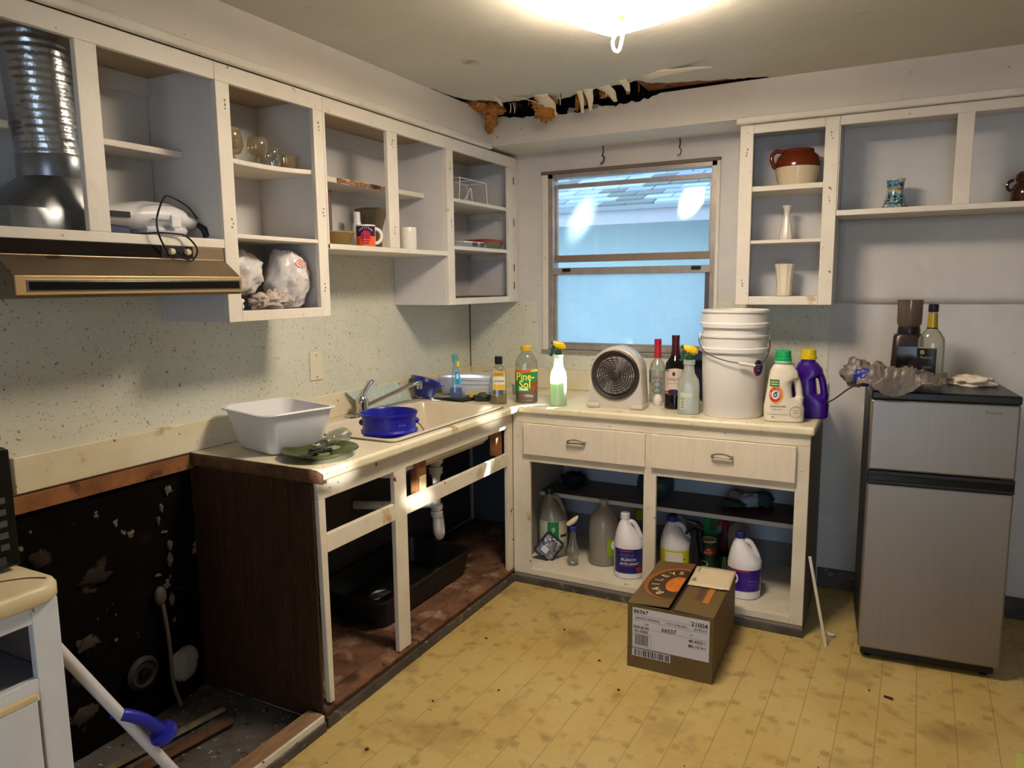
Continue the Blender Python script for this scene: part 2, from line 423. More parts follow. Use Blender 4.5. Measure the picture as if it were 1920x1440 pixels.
def crumple(c, r, seed, amp=.25, freq=2.2, n=40, floor=None):
    b = B().ball((0, 0, 0), 1, n); V = []
    for p in b.v:
        q = Vector(p); d = noise.noise(q*freq+Vector((seed*3.1, seed, seed*7.7)))
        d2 = abs(noise.noise(q*freq*2.7+Vector((seed, 5, seed*2))))
        k = 1+amp*(d-.9*d2+.25)
        z = c[2]+q.z*r[2]*k
        if floor is not None: z = max(z, floor)
        V.append((c[0]+q.x*r[0]*k, c[1]+q.y*r[1]*k, z))
    b.v = V; return b

# ================================================================== THE SETTING
def box(name, x0, x1, y0, y1, z0, z1, m, parent=None, bevel=.0015, **k):
    return mk(name, B().box(x0, x1, y0, y1, z0, z1), m, parent, smooth=False, bevel=bevel, world=True, **k)
ST = 'structure'
box('floor', -.15, 4.7, -6.1, .12, -.05, 0, vinyl_m, bevel=0, kind=ST, label='yellowed sheet vinyl kitchen floor printed with small brown squares', cat='floor')
box('wall_left', -.14, 0, -6.1, .12, 0, 2.386, wallp, bevel=0, kind=ST, label='pale painted wall behind the sink run', cat='wall')
bw = B()
for q in ((0, .527, 0, 2.386), (1.443, 4.7, 0, 2.386), (.527, 1.443, 0, 1.143), (.527, 1.443, 2.108, 2.386)):
    bw.box(q[0], q[1], 0, .12, q[2], q[3])
mk('wall_back', bw, wallblue, smooth=False, kind=ST, label='patchy pale wall holding the aluminium window', cat='wall')
box('wall_right', 4.6, 4.72, -6.1, .12, 0, 2.386, wallp, bevel=0, kind=ST, label='plain pale wall to the right of the room', cat='wall')
rw = B()
for q in ((-.14, 2.15, 0, 2.386), (3.35, 4.72, 0, 2.386), (2.15, 3.35, 2.05, 2.386)):
    rw.box(q[0], q[1], -6.12, -6.0, q[2], q[3])
mk('wall_rear', rw, wallp, smooth=False, kind=ST, label='rear wall with an opening added to let fill daylight in', cat='wall')  # unseen opening, added and sized for the sky light it lets in

# ceiling sheet with the ragged hole along the soffit
edge = [(1.73, -.312), (1.70, -.34), (1.51, -.39), (1.35, -.44), (1.25, -.48), (1.205, -.56), (1.08, -.525), (.95, -.515), (.84, -.44), (.77, -.425), (.71, -.525), (.63, -.50), (.52, -.505), (.46, -.58), (.40, -.62), (.362, -.72), (.349, -.92)]
rag = []
for a, b in zip(edge, edge[1:]):
    n = max(2, int(math.hypot(b[0]-a[0], b[1]-a[1])/.018))
    for i in range(n):
        t = i/n; k = 0 if i == 0 else 1
        rag.append((a[0]+(b[0]-a[0])*t+k*rnd.uniform(-.004, .004), a[1]+(b[1]-a[1])*t+k*rnd.uniform(-.011, .011)))
rag.append(edge[-1])
ceil = mk('ceiling', B().prism([(-.14, -6.1), (4.7, -6.1), (4.7, -.30)]+[(1.8, -.30)]+rag+[(.30, -.92), (-.14, -.92)], 'z', 2.385, 2.398),
          ceil_m, smooth=False, kind=ST, label='grey-white ceiling sagging around a ragged water-damaged hole', cat='ceiling')
# broken second layer, peeled paint and splinters around the hole
def curl(p0, d, n, L, w0, w1, bend, m=7):
    """a strip of peeled paint: starts at p0, runs along d and droops"""
    p0, d, n = Vector(p0), Vector(d).normalized(), Vector(n).normalized()
    def fn(u, v):
        ang = bend*u; wv = w0+(w1-w0)*u
        x = L*(math.sin(ang)/bend if abs(bend) > .01 else u); z = -L*((1-math.cos(ang))/bend if abs(bend) > .01 else 0)
        return tuple(p0+d*x+Vector((0, 0, z))+n*((v-.5)*wv*(1+.15*math.sin(9*u+3*v))))
    return B().grid(fn, m, 3)
for a in [((1.235, -.60, 2.383), (1, -.30, -.02), (.25, 1, -.25), .34, .10, .004, .12),
          ((.74, -.56, 2.384), (.05, 1, -.3), (1, 0, 0), .12, .07, .085, .9),
          ((.97, -.54, 2.384), (-.2, 1, -.4), (1, .1, 0), .10, .05, .012, 1.2),
          ((.925, -.53, 2.384), (-.1, 1, -.9), (1, .1, 0), .085, .03, .012, 1.3),
          ((1.045, -.55, 2.384), (.4, 1, -.2), (1, -.3, 0), .10, .08, .02, .8),
          ((1.15, -.60, 2.384), (.2, 1, -.2), (1, -.4, 0), .07, .06, .02, .7),
          ((.52, -.62, 2.384), (.5, 1, -.2), (1, -.4, 0), .06, .05, .012, .8),
          ((.60, -.58, 2.384), (1, .3, -.1), (-.3, 1, 0), .14, .02, .01, .4)]:
    mk('peeling_paint', curl(*a), flake, ceil, solid=.0015)
for i in range(15):
    x = rnd.uniform(.42, 1.2)
    p0 = Vector((x, -.50+rnd.uniform(-.03, .06), 2.392)); d = Vector((rnd.uniform(-.3, .3), rnd.uniform(-.1, .4), -1))
    mk('splinter', B().tube(bez([p0, p0+d*.02+Vector((.004, 0, 0)), p0+d*rnd.uniform(.03, .055)], 3), [.0026]*6+[.0008], 5), flake if i % 3 else rawwood, ceil)
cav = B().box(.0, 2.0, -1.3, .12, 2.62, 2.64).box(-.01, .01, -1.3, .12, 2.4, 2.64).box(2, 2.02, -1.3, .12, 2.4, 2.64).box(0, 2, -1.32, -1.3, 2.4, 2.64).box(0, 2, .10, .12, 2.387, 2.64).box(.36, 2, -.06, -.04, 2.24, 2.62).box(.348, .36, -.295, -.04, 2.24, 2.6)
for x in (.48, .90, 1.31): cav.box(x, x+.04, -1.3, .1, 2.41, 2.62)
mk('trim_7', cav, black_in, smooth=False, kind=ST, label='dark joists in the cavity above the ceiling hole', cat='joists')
box('trim_8', 1.18, 1.78, -.50, -.30, 2.400, 2.415, rawwood, kind=ST, bevel=.002, label='brown bare lath strip exposed right of the ceiling hole', cat='lath')

# insulation hanging out of the hole
def wad(name, label, pts, seed):
    c = pts[0]; t = thing(name, label, 'insulation', c)
    for k, (p, r) in enumerate(pts[1]):
        mk('tuft', crumple((p[0]-c[0], p[1]-c[1], p[2]-c[2]), r, seed+k, .55, 2.4, 30), insul, t, ang=80)
wad('insulation_wad', 'long tan insulation wad drooping furthest left from the ceiling hole', ((.42, -.45, 2.40), [((.355, -.50, 2.395), (.085, .05, .024)), ((.43, -.46, 2.375), (.055, .04, .040)), ((.415, -.455, 2.330), (.032, .026, .045)), ((.402, -.45, 2.290), (.020, .018, .028))]), 61)
wad('insulation_wad', 'round tan insulation wad hanging in the middle of the ceiling hole', ((.72, -.46, 2.40), [((.715, -.47, 2.372), (.058, .036, .040)), ((.725, -.465, 2.325), (.046, .030, .040))]), 71)
wad('insulation_wad', 'thin stringy tan insulation wisp right of the round wad', ((.90, -.46, 2.40), [((.905, -.45, 2.372), (.026, .018, .030)), ((.880, -.45, 2.352), (.010, .010, .034))]), 81)
wad('insulation_wad', 'small tan insulation tuft near the right end of the ceiling hole', ((1.03, -.47, 2.40), [((1.03, -.46, 2.378), (.036, .02, .022))]), 91)
# soffits
top = []
for i in range(49):
    x = .345+(1.30-.345)*i/48
    dip = .028*max(0, math.sin(PI*min(1, max(0, (x-.36)/.85))))**.6
    top.append((x, 2.383-dip-(rnd.uniform(0, .016) if .38 < x < 1.24 else 0)))
sb = B().prism([(.335, 2.225), (4.6, 2.225), (4.6, 2.386), (1.6, 2.386)]+top[::-1]+[(.335, 2.384)], 'y', -.31, -.296).box(.335, 4.6, -.296, 0, 2.225, 2.237)
sof_b = mk('trim_1', sb, soff_m, smooth=False, kind=ST, label='boxed soffit above the window, crumbling along its top edge', cat='soffit')
for i in range(9):
    x = rnd.uniform(.55, 1.2); z = 2.352-rnd.uniform(0, .02)
    mk('plaster_flake', B().prism([(x, z), (x+rnd.uniform(.02, .05), z-.004), (x+rnd.uniform(.03, .06), z+.014), (x+.01, z+.02)], 'y', -.316-rnd.uniform(0, .004), -.311), plain((150, 144, 146), .7) if i % 2 else flake, sof_b, smooth=False)
sl = B().box(.335, .347, -6, -.31, 2.225, 2.386).box(0, .335, -6, 0, 2.225, 2.237)
mk('trim_2', sl, soff_m, smooth=False, kind=ST, label='long boxed soffit above the left wall cabinets', cat='soffit')
box('trim_3', .332, .358, -6, -.335, 2.206, 2.236, paint, bevel=.006, kind=ST, label='narrow moulding under the left soffit', cat='moulding')
box('trim_4', 1.590, 4.6, -.325, -.293, 2.200, 2.230, paint, bevel=.006, kind=ST, label='narrow moulding under the soffit above the right cabinets', cat='moulding')
# speckled laminate splash panels
pn = mk('trim_5', B().box(0, .004, -2.62, -.0, .9, 1.67).box(0, .0045, -3.4, -2.62, .9, 1.67), speck, smooth=False, kind=ST, label='speckled laminate panel on the wall behind the sink', cat='wall panel')
mk('trim_6', B().box(.004, .452, -.004, 0, 1.0, 1.409).box(.452, 1.992, -.004, 0, 1.0, 1.136).box(1.459, 1.992, -.004, 0, 1.136, 1.409), speck, smooth=False, kind=ST, label='speckled laminate panel around the bottom of the window', cat='wall panel')
mk('trim_9', B().tube([(.006, -.006, 1.02), (.006, -.006, 1.41)], .0035, 6), plain((96, 66, 44), .7), kind=ST, label='brown stained seam in the corner above the counter', cat='trim')
# hardboard sheet on the wall above the fridge
def sheet(u, v):
    x = 2.006+2.55*u; z = 1.402+.385*v
    return (x, -.003-.005*(1-v)*(1+math.sin(x*9))*.5-.004*noise.noise(Vector((x*5, z*6, 0))), z)
mk('trim_10', B().grid(sheet, 60, 12), wallblue, kind=ST, label='buckled painted hardboard sheet on the wall above the fridge', cat='wall panel', solid=.003)
box('baseboard_right', 1.99, 4.6, -.014, 0, 0, .098, basebd, kind=ST, bevel=.003, label='dark grey base strip on the wall behind the fridge', cat='baseboard')
# rotted wall and floor in the gap where an appliance was removed
rg = B().grid(lambda u, v: (.004+.012*max(0, noise.noise(Vector((u*7, v*7, 1))))+.01*max(0, noise.noise(Vector((u*19, v*17, 4)))), -2.95+.94*u, .0+.89*v), 50, 46)
mk('trim_11', rg, rotwall, kind=ST, label='black rotted wall in the empty appliance gap', cat='damaged wall', ang=60)
box('trim_12', 0, .024, -2.72, -2.02, .855, .907, rawwood, kind=ST, label='splintered brown ledger strip under the left backsplash', cat='ledger')
gf = B().grid(lambda u, v: (.0+.56*u, -3.3+1.30*v, .004+.012*max(0, noise.noise(Vector((u*9, v*20, 2))))), 36, 60)
mk('trim_13', gf, grime, kind=ST, label='grimy bare subfloor in the appliance gap', cat='subfloor', ang=60)

# ------------------------------------------------------------------ window
win = thing('window_1', 'old aluminium sash window with two smeared panes above the counter', 'window', (.985, 0, 1.143))
win['kind'] = ST
def wb(name, x0, x1, y0, y1, z0, z1, m=None, bevel=.002, **k): return box(name, x0, x1, y0, y1, z0, z1, m or alu, win, bevel, **k)
wb('casing', .489, .523, -.012, .0, 1.136, 2.103, paint)
wb('casing', 1.445, 1.462, -.012, 0, 1.136, 2.122, paint)
wb('casing', .486, 1.462, -.018, 0, 2.103, 2.120, plain((110, 92, 80), .7), label='dark weathered head strip')
wb('sill', .486, 1.462, -.026, 0, 1.124, 1.137, plain((150, 138, 128), .6))
wb('frame_jamb', .523, .553, -.004, .07, 1.14, 2.106); wb('frame_jamb', 1.419, 1.447, -.004, .07, 1.14, 2.106)
wb('frame_head', .523, 1.447, -.004, .07, 2.080, 2.106); wb('frame_sill', .523, 1.447, -.01, .07, 1.14, 1.168)
up = wb('upper_sash', .553, 1.419, .028, .045, 2.028, 2.050)
wb('sash_rail', .553, 1.419, .028, .046, 1.625, 1.664, plain((140, 122, 106), .5, metal=.3), label='tarnished bottom rail of the upper sash')
wb('sash_stile', .553, .567, .030, .044, 1.664, 2.030); wb('sash_stile', 1.405, 1.419, .030, .044, 1.664, 2.030)
wb('lower_sash', .545, 1.427, -.008, .020, 1.556, 1.594)
wb('sash_stile', .553, .573, .002, .016, 1.168, 1.556); wb('sash_stile', 1.396, 1.419, .002, .016, 1.168, 1.556, plain((90, 84, 96), .5, metal=.4))
wb('sash_rail', .573, 1.396, .002, .016, 1.168, 1.180)
for x in (.612, 1.328): wb('sash_latch', x, x+.048, -.016, -.006, 1.572, 1.590, black)
wb('pane', .553, 1.419, .036, .038, 1.66, 2.082, pane_up, 0); wb('pane', .570, 1.400, .008, .010, 1.178, 1.558, pane_lo, 0)
wb('pane', .553, 1.419, .060, .062, 1.59, 1.63, pane_up, 0)
for i, (x, z) in enumerate(((.853, 2.198), (1.262, 2.200))):
    h = thing('curtain_hook', ['rusty wire curtain hook hanging left above the window', 'twisted wire curtain hook hanging right above the window'][i], 'hook', (x, -.03, z+.025), group=None)
    mk('shank', B().tube([(0, 0, 0), (.002, 0, -.03), (-.003, 0, -.045)], .0035, 6), plain((70, 56, 44), .6), h)
    mk('hook', B().tube([(-.003, 0, -.045), (.008, 0, -.06), (.002, .004, -.078), (-.014, .004, -.084 if i else -.09)], .0028 if i else .006, 6), plain((96, 76, 54), .6), h)
# ------------------------------------------------------------------ outside: the house next door
nh = thing('neighbour_house', 'pale house next door with shingled roof seen through the window', 'house', (.4, 2.0, 0))
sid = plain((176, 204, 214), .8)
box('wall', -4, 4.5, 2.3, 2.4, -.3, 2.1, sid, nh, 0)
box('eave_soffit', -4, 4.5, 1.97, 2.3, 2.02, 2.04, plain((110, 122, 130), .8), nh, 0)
box('fascia', -4, 4.5, 1.94, 1.97, 1.98, 2.09, plain((192, 190, 206), .7), nh, .003)
box('gutter_edge', -4, 4.5, 1.90, 1.95, 2.085, 2.12, plain((140, 150, 162), .7), nh, .004)
SL = .42
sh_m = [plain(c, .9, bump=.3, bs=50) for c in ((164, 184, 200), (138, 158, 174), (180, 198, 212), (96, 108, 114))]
shc = {}
for r in range(13):
    for cI in range(-6, 13):
        wv = .235; x0 = -.6+cI*wv*.98+(wv*.47 if r % 2 else 0)+rnd.uniform(-.01, .01)
        if x0 < -1.8 or x0 > 2.3: continue
        y0 = 1.93+r*.115; y1 = y0+.14; z0 = 2.118+(y0-1.93)*SL
        k = 3 if noise.noise(Vector((x0*2.2, r*.6, 0))) > .22 else rnd.choice([0, 0, 1, 2])
        key = k
        if key not in shc:
            b = B().add([(0, 0, 0), (wv*.945, 0, 0), (wv*.945, .14, .14*SL), (0, .14, .14*SL), (0, 0, .020), (wv*.945, 0, .020), (wv*.945, .14, .14*SL+.004), (0, .14, .14*SL+.004)],
                        [(0, 3, 2, 1), (4, 5, 6, 7), (0, 1, 5, 4), (1, 2, 6, 5), (2, 3, 7, 6), (3, 0, 4, 7)])
            o = mk('shingle', b, sh_m[k], nh, smooth=False); shc[key] = o
        else:
            o = shc[key].copy(); C.objects.link(o)
        o.location = (x0-.4, y0-2.0, z0+rnd.uniform(0, .003))
mk('roof_deck', B().add([(-4, 1.93, 2.112), (4.5, 1.93, 2.112), (4.5, 4.5, 2.112+2.57*SL), (-4, 4.5, 2.112+2.57*SL)], [(0, 1, 2, 3)]), plain((70, 80, 88), .9), nh, world=True)
box('ground_outside', -6, 7, .12, 6, -.4, -.3, plain((120, 124, 110), .9), bevel=0, kind=ST, label='ground outside between the two houses', cat='ground')

# ================================================================== CABINETS
def cab(name, label, loc, group=None): return thing(name, label, 'cabinet', loc, group=group)
def bd(name, parent, x0, x1, y0, y1, z0, z1, m=None, **k): return box(name, x0, x1, y0, y1, z0, z1, m or paint, parent, .0022, **k)
FX0, FX1 = .313, .332
# (1) cabinet over the range hood
k1 = cab('hood_cabinet', 'doorless wall cabinet above the range hood, duct in its left bay', (0, -2.7, 1.63))
bd('stile', k1, FX0, FX1, -2.532, -2.471, 1.658, 2.149); bd('stile', k1, FX0, FX1, -3.40, -3.30, 1.630, 2.149)
bd('top_rail', k1, FX0, FX1, -3.40, -2.0875, 2.149, 2.205); bd('bottom_rail', k1, FX0, FX1, -3.40, -2.0875, 1.630, 1.658)
bd('floor_board', k1, .006, FX0, -3.40, -2.0875, 1.640, 1.655, paint_in); bd('top_board', k1, .006, FX0, -3.40, -2.0875, 2.190, 2.205, plain((170, 150, 124), .7))
bd('back_board', k1, .005, .011, -3.40, -2.0875, 1.655, 2.190, paint_in)
bd('shelf', k1, .011, .165, -2.44, -2.0875, 1.925, 1.945); bd('shelf', k1, .011, .165, -3.3, -2.62, 1.925, 1.945)
bd('nailer', k1, .011, .030, -2.46, -2.0875, 2.13, 2.19, paint_in)
# (2) deep cabinet with three compartments
k2 = cab('tall_wall_cabinet', 'doorless white wall cabinet with glasses above and plastic bags below', (0, -1.84, 1.391))
bd('stile', k2, FX0, FX1, -2.0864, -2.0315, 1.391, 2.149); bd('stile', k2, FX0, FX1, -1.650, -1.5985, 1.391, 2.149)
bd('top_rail', k2, FX0, FX1, -2.0864, -1.5985, 2.149, 2.205); bd('bottom_rail', k2, FX0, FX1, -2.0315, -1.650, 1.391, 1.427)
bd('side_panel', k2, .005, FX0, -2.0864, -2.070, 1.391, 2.205, paint_in); bd('side_panel', k2, .005, FX0, -1.614, -1.5985, 1.391, 2.205, paint_in)
bd('back_board', k2, .005, .011, -2.07, -1.614, 1.40, 2.205, paint_in); bd('floor_board', k2, .011, FX0, -2.07, -1.614, 1.405, 1.420, paint_in)
bd('top_board', k2, .011, FX0, -2.07, -1.614, 2.190, 2.205, plain((170, 150, 124), .7))
bd('shelf', k2, .011, FX1-.003, -2.07, -1.614, 1.665, 1.679)
def sag(u, v, dz=0): return (.011+.30*v, -2.07+.456*u, 1.917+.011*u-.008*math.sin(PI*u)*v+dz)
sgb = B().grid(lambda u, v: sag(u, v), 16, 3)
mk('shelf', sgb, paint, k2, world=True, solid=.016, bevel=.0015, label='sagging upper shelf')
# (3) open shelf unit
k3 = cab('open_shelf_cabinet', 'doorless two-bay wall cabinet over the sink, holding two mugs', (0, -1.17, 1.645))
bd('stile', k3, FX0, FX1, -1.597, -1.5864, 1.645, 2.149); bd('stile', k3, FX0, FX1, -1.2077, -1.1363, 1.667, 2.149)
bd('top_rail', k3, FX0, FX1, -1.597, -.7475, 2.149, 2.205)
bd('floor_board', k3, .005, FX1, -1.597, -.7475, 1.646, 1.667); bd('back_board', k3, .005, .011, -1.597, -.7475, 1.667, 2.205, paint_in)
bd('top_board', k3, .011, FX0, -1.597, -.7475, 2.190, 2.205, plain((170, 150, 124), .7))
bd('shelf', k3, .011, .200, -1.597, -.7475, 1.925, 1.947)
chipb = B()
for i in range(26):
    y = -1.38+.34*i/25; chipb.box(.1995, .2035+rnd.uniform(0, .004), y, y+.016, 1.926+rnd.uniform(0, .004), 1.940+rnd.uniform(0, .006))
mk('broken_edge', chipb, mat('gouged_edge', (120, 78, 50), .9, var=(176, 130, 96), vs=40, bump=.6, bs=60), k3, smooth=False, world=True, label='splintered brown shelf edge')
bd('nailer', k3, .011, .028, -1.597, -.7475, 2.12, 2.19, paint_in)
# (4) corner wall cabinet
k4 = cab('corner_wall_cabinet', 'tall doorless wall cabinet in the corner beside the window', (0, -.37, 1.408))
bd('stile', k4, FX0, FX1, -.7465, -.6871, 1.408, 2.149); bd('stile', k4, FX0, FX1, -.1123, -.004, 1.408, 2.149)
bd('top_rail', k4, FX0, FX1, -.7465, -.004, 2.149, 2.205); bd('bottom_rail', k4, FX0, FX1, -.6871, -.1123, 1.408, 1.440)
bd('side_panel', k4, .005, FX0, -.7465, -.729, 1.408, 2.205, paint_in); bd('side_panel', k4, .005, FX0, -.012, -.005, 1.408, 2.205, paint_in)
bd('back_board', k4, .005, .011, -.729, -.012, 1.41, 2.205, paint_in)
bd('floor_board', k4, .011, FX0, -.729, -.012, 1.426, 1.4425, rotwood, label='rust stained floor board')
bd('top_board', k4, .011, FX0, -.729, -.012, 2.190, 2.205, plain((170, 150, 124), .7))
bd('shelf', k4, .011, .318, -.729, -.012, 1.911, 1.929); bd('shelf', k4, .011, .318, -.729, -.012, 1.680, 1.699)
bd('cleat', k4, .02, .30, -.026, -.012, 1.876, 1.911, paint); bd('cleat', k4, .02, .30, -.026, -.012, 1.645, 1.680, paint)
hb = B()
for z in (2.08, 1.85, 1.60, 1.50): hb.box(FX1, FX1+.002, -.058, -.050, z-.02, z+.02)
mk('hinge_mortise', hb, plain((92, 66, 46), .8), k4, smooth=False, world=True, label='brown hinge mortises')
# (5) narrow cabinet right of the window
FY0, FY1 = -.293, -.274
k5 = cab('narrow_wall_cabinet', 'narrow doorless wall cabinet right of the window with three shelves of pots', (1.81, 0, 1.402))
bd('stile', k5, 1.604, 1.662, FY0, FY1, 1.402, 2.200); bd('stile', k5, 1.957, 2.0135, FY0, FY1, 1.402, 2.200)
bd('top_rail', k5, 1.662, 1.957, FY0, FY1, 2.160, 2.200); bd('bottom_rail', k5, 1.662, 1.957, FY0, FY1, 1.402, 1.440)
bd('side_panel', k5, 1.604, 1.620, FY1, -.004, 1.402, 2.2, paint_in); bd('side_panel', k5, 1.998, 2.0135, FY1, -.004, 1.402, 2.2, paint_in)
bd('back_board', k5, 1.62, 1.998, -.011, -.005, 1.41, 2.2, paint_in); bd('floor_board', k5, 1.62, 1.998, FY1, -.011, 1.420, 1.438, paint_in)
bd('top_board', k5, 1.62, 1.998, FY1, -.011, 2.19, 2.2, paint_in)
bd('shelf', k5, 1.62, 1.998, -.285, -.011, 1.908, 1.931); bd('shelf', k5, 1.62, 1.998, -.285, -.011, 1.677, 1.692)
# (6) wide cabinet above the fridge
k6 = cab('wide_wall_cabinet', 'long doorless wall cabinet above the fridge with a vase and a jug', (2.7, 0, 1.783))
bd('stile', k6, 2.0145, 2.0185, FY0, FY1, 1.807, 2.16); bd('stile', k6, 2.442, 2.501, FY0, FY1, 1.807, 2.16); bd('stile', k6, 2.93, 2.99, FY0, FY1, 1.807, 2.16); bd('stile', k6, 3.36, 3.42, FY0, FY1, 1.807, 2.16)
bd('top_rail', k6, 2.0145, 3.42, FY0, FY1, 2.16, 2.2); bd('floor_board', k6, 2.0145, 3.42, FY0, -.004, 1.784, 1.807)
bd('back_board', k6, 2.0145, 3.42, -.011, -.005, 1.807, 2.2, paint_in); bd('side_panel', k6, 3.404, 3.42, FY1, -.011, 1.807, 2.2, paint_in)
bd('top_board', k6, 2.0145, 3.404, FY1, -.011, 2.19, 2.2, paint_in)

def scars(parent, pts, axis):
    b = B()
    for a, z, w in pts:
        for dz in (-.012, .0, .014):
            ww = w*rnd.uniform(.5, 1.0); hh = rnd.uniform(.002, .005); a2 = a+rnd.uniform(-.004, .004)
            if axis == 'x': b.box(FX1-.001, FX1+.0006, a2-ww, a2+ww, z+dz-hh, z+dz+hh)
            else: b.box(a2-ww, a2+ww, FY0-.0006, FY0+.001, z+dz-hh, z+dz+hh)
    mk('hinge_scar', b, plain((122, 88, 58), .85), parent, smooth=False, world=True, kind='stuff')
scars(k2, [(-2.05, 2.08, .003), (-2.05, 1.71, .003), (-1.622, 2.09, .003), (-1.615, 1.78, .004), (-1.625, 1.50, .003)], 'x')
scars(k3, [(-1.17, 2.10, .003), (-1.17, 1.74, .003)], 'x')
scars(k4, [(-.715, 2.07, .003), (-.715, 1.80, .003)], 'x')
scars(k5, [(1.635, 2.08, .003), (1.632, 1.50, .003), (1.985, 2.12, .003), (1.985, 1.85, .0025)], 'y')
# ---- base cabinet under the sink
k7 = cab('sink_base_cabinet', 'doorless sink base cabinet with worn cream frame and dark end panel', (.3, -1.3, 0))
GX0, GX1 = .582, .6026
def pd(*a, **k): return bd(*a, paint_dirty, **k)
sk = B().add([(GX0, -1.994, .08), (GX1, -1.994, .08), (GX1, -1.972, .08), (GX0, -1.972, .08), (GX0, -2.008, .803), (GX1, -2.008, .803), (GX1, -1.975, .803), (GX0, -1.975, .803)],
             [(0, 3, 2, 1), (4, 5, 6, 7), (0, 1, 5, 4), (1, 2, 6, 5), (2, 3, 7, 6), (3, 0, 4, 7)])
mk('stile', sk, paint_dirty, k7, smooth=False, world=True, bevel=.002)
pd('stile', k7, GX0, GX1, -1.5936, -1.5163, .075, .803); pd('stile', k7, GX0, GX1, -.668, -.6145, .068, .803)
pd('top_rail', k7, GX0, GX1, -2.008, -.6145, .803, .876)
pd('middle_rail', k7, GX0, GX1, -1.975, -1.5936, .614, .677); pd('middle_rail', k7, GX0, GX1, -1.5163, -.668, .614, .677)
bd('end_panel', k7, .0, GX0, -2.020, -2.003, .02, .874, darkwood, label='dark brown plywood end panel')
bd('end_edging', k7, .560, GX0+.012, -2.026, -2.020, .04, .86, darkwood)
bd('floor_board', k7, .02, .575, -1.99, -.05, .058, .076, rotwood, label='rotten stained cabinet floor')
rr = B().grid(lambda u, v: (.545+.062*v, -2.02+1.41*u, .060+.020*(1-v)*1+.010*noise.noise(Vector((u*30, v*4, 3)))), 70, 4)
mk('rotten_edge', rr, rotwood, k7, world=True, solid=.012, ang=60)
bd('back_board', k7, .005, .012, -1.99, -.05, .08, .87, plain((70, 66, 66), .8))
bd('back_board', k7, .012, .60, -.016, -.006, .0, .87, plain((64, 66, 72), .8)); bd('toe_board', k7, .585, .600, -2.02, -.615, 0, .052, plain((112, 66, 36), .7)); bd('base_strip', k7, .600, .612, -2.02, -.615, 0, .040, basebd)  # second back board is added to darken the corner; shade in its colour
for y0, y1, z0, z1 in ((-.745, -.685, .677, .87), (-1.41, -1.345, .60, .87)):
    bd('support_block', k7, .545, .58, y0, y1, z0, z1, rawwood, label='bare wood block')
box('support_plate', .5815, .5835, -1.40, -1.352, .655, .735, plain((214, 190, 150), .7), k7)
# sole plate running on past the end panel
sp_ = thing('sole_plate', 'cream edged timber sole plate on the floor across the appliance gap', 'timber', (.57, -2.5, 0))
bd('plank', sp_, .535, .597, -2.862, -2.03, .0, .058, mat('weathered_timber', (150, 116, 84), .8, var=(116, 84, 58), vs=6, stretch=(6, 1, 6), bump=.4, bs=30)); bd('edging', sp_, .597, .606, -2.862, -2.03, .012, .056, paint_dirty)
bd('base_strip', sp_, .606, .615, -2.862, -2.03, 0, .034, basebd)
# ---- base cabinet below the window
k8 = cab('drawer_base_cabinet', 'cream base cabinet with two drawers under the window counter', (1.3, -.3, 0))
HY0, HY1 = -.6138, -.594
bd('stile', k8, .6035, .6964, HY0, HY1, .05, .829, paint_dirty); bd('stile', k8, 1.2785, 1.3371, HY0, HY1, .081, .829, paint_dirty); bd('stile', k8, 1.9292, 1.9827, HY0, HY1, .05, .829, paint_dirty)
bd('top_rail', k8, .6035, 1.9827, HY0, HY1, .829, .876, paint_dirty)
bd('middle_rail', k8, .6964, 1.2785, HY0, HY1, .634, .690, paint_dirty); bd('middle_rail', k8, 1.3371, 1.9292, HY0, HY1, .634, .690, paint_dirty)
bd('bottom_rail', k8, .6964, 1.9292, HY0, HY1, .050, .081, paint_dirty)
bd('floor_board', k8, .62, 1.967, HY1, -.012, .062, .081, paint_dirty)
bd('side_panel', k8, 1.967, 1.9827, HY1, -.005, .0, .874, plain((120, 112, 104), .7)); bd('side_panel', k8, .6035, .6185, HY1, -.005, .06, .874, plain((150, 142, 134), .7))
bd('back_board', k8, .62, 1.967, -.012, -.006, .081, .874, plain((176, 188, 204), .7))
bd('back_board', k8, .62, 1.967, -.0145, -.012, .081, .20, plain((120, 116, 116), .7))
bd('shelf', k8, .62, 1.967, -.33, -.0145, .384, .401, shelfdark); bd('shelf_edging', k8, .62, 1.967, -.335, -.33, .380, .402, plain((196, 192, 188), .6))
bd('toe_board', k8, .6035, 1.9827, HY0+.004, HY1+.004, .0, .05, plain((150, 138, 120), .7)); bd('base_strip', k8, .6035, 1.987, HY0-.008, HY0+.004, 0, .034, basebd)
for i, (x0, x1) in enumerate(((.671, 1.2874), (1.3164, 1.9306))):
    dr = bd('drawer', k8, x0, x1, -.632, HY0-.0005, .6744, .8287, drawer_m)
    bd('drawer_box', k8, x0+.03, x1-.03, HY1, -.06, .695, .80, plain((160, 130, 96), .8))
    xc = .955 if i == 0 else 1.633
    hl = B().tube([(xc+.045*math.cos(a), -.640-.020*max(0, math.sin(a))-.004, .762+.010*math.sin(a)-.004*math.cos(2*a)) for a in [2*PI*j/28 for j in range(28)]], .0035, 8, closed=True)
    hl.box(xc-.047, xc-.039, -.645, -.632, .754, .766).box(xc+.039, xc+.047, -.645, -.632, .754, .766)
    mk('handle', hl, mat('dull_nickel_%d' % i, (170, 160, 140), .3, metal=.9), dr, world=True)
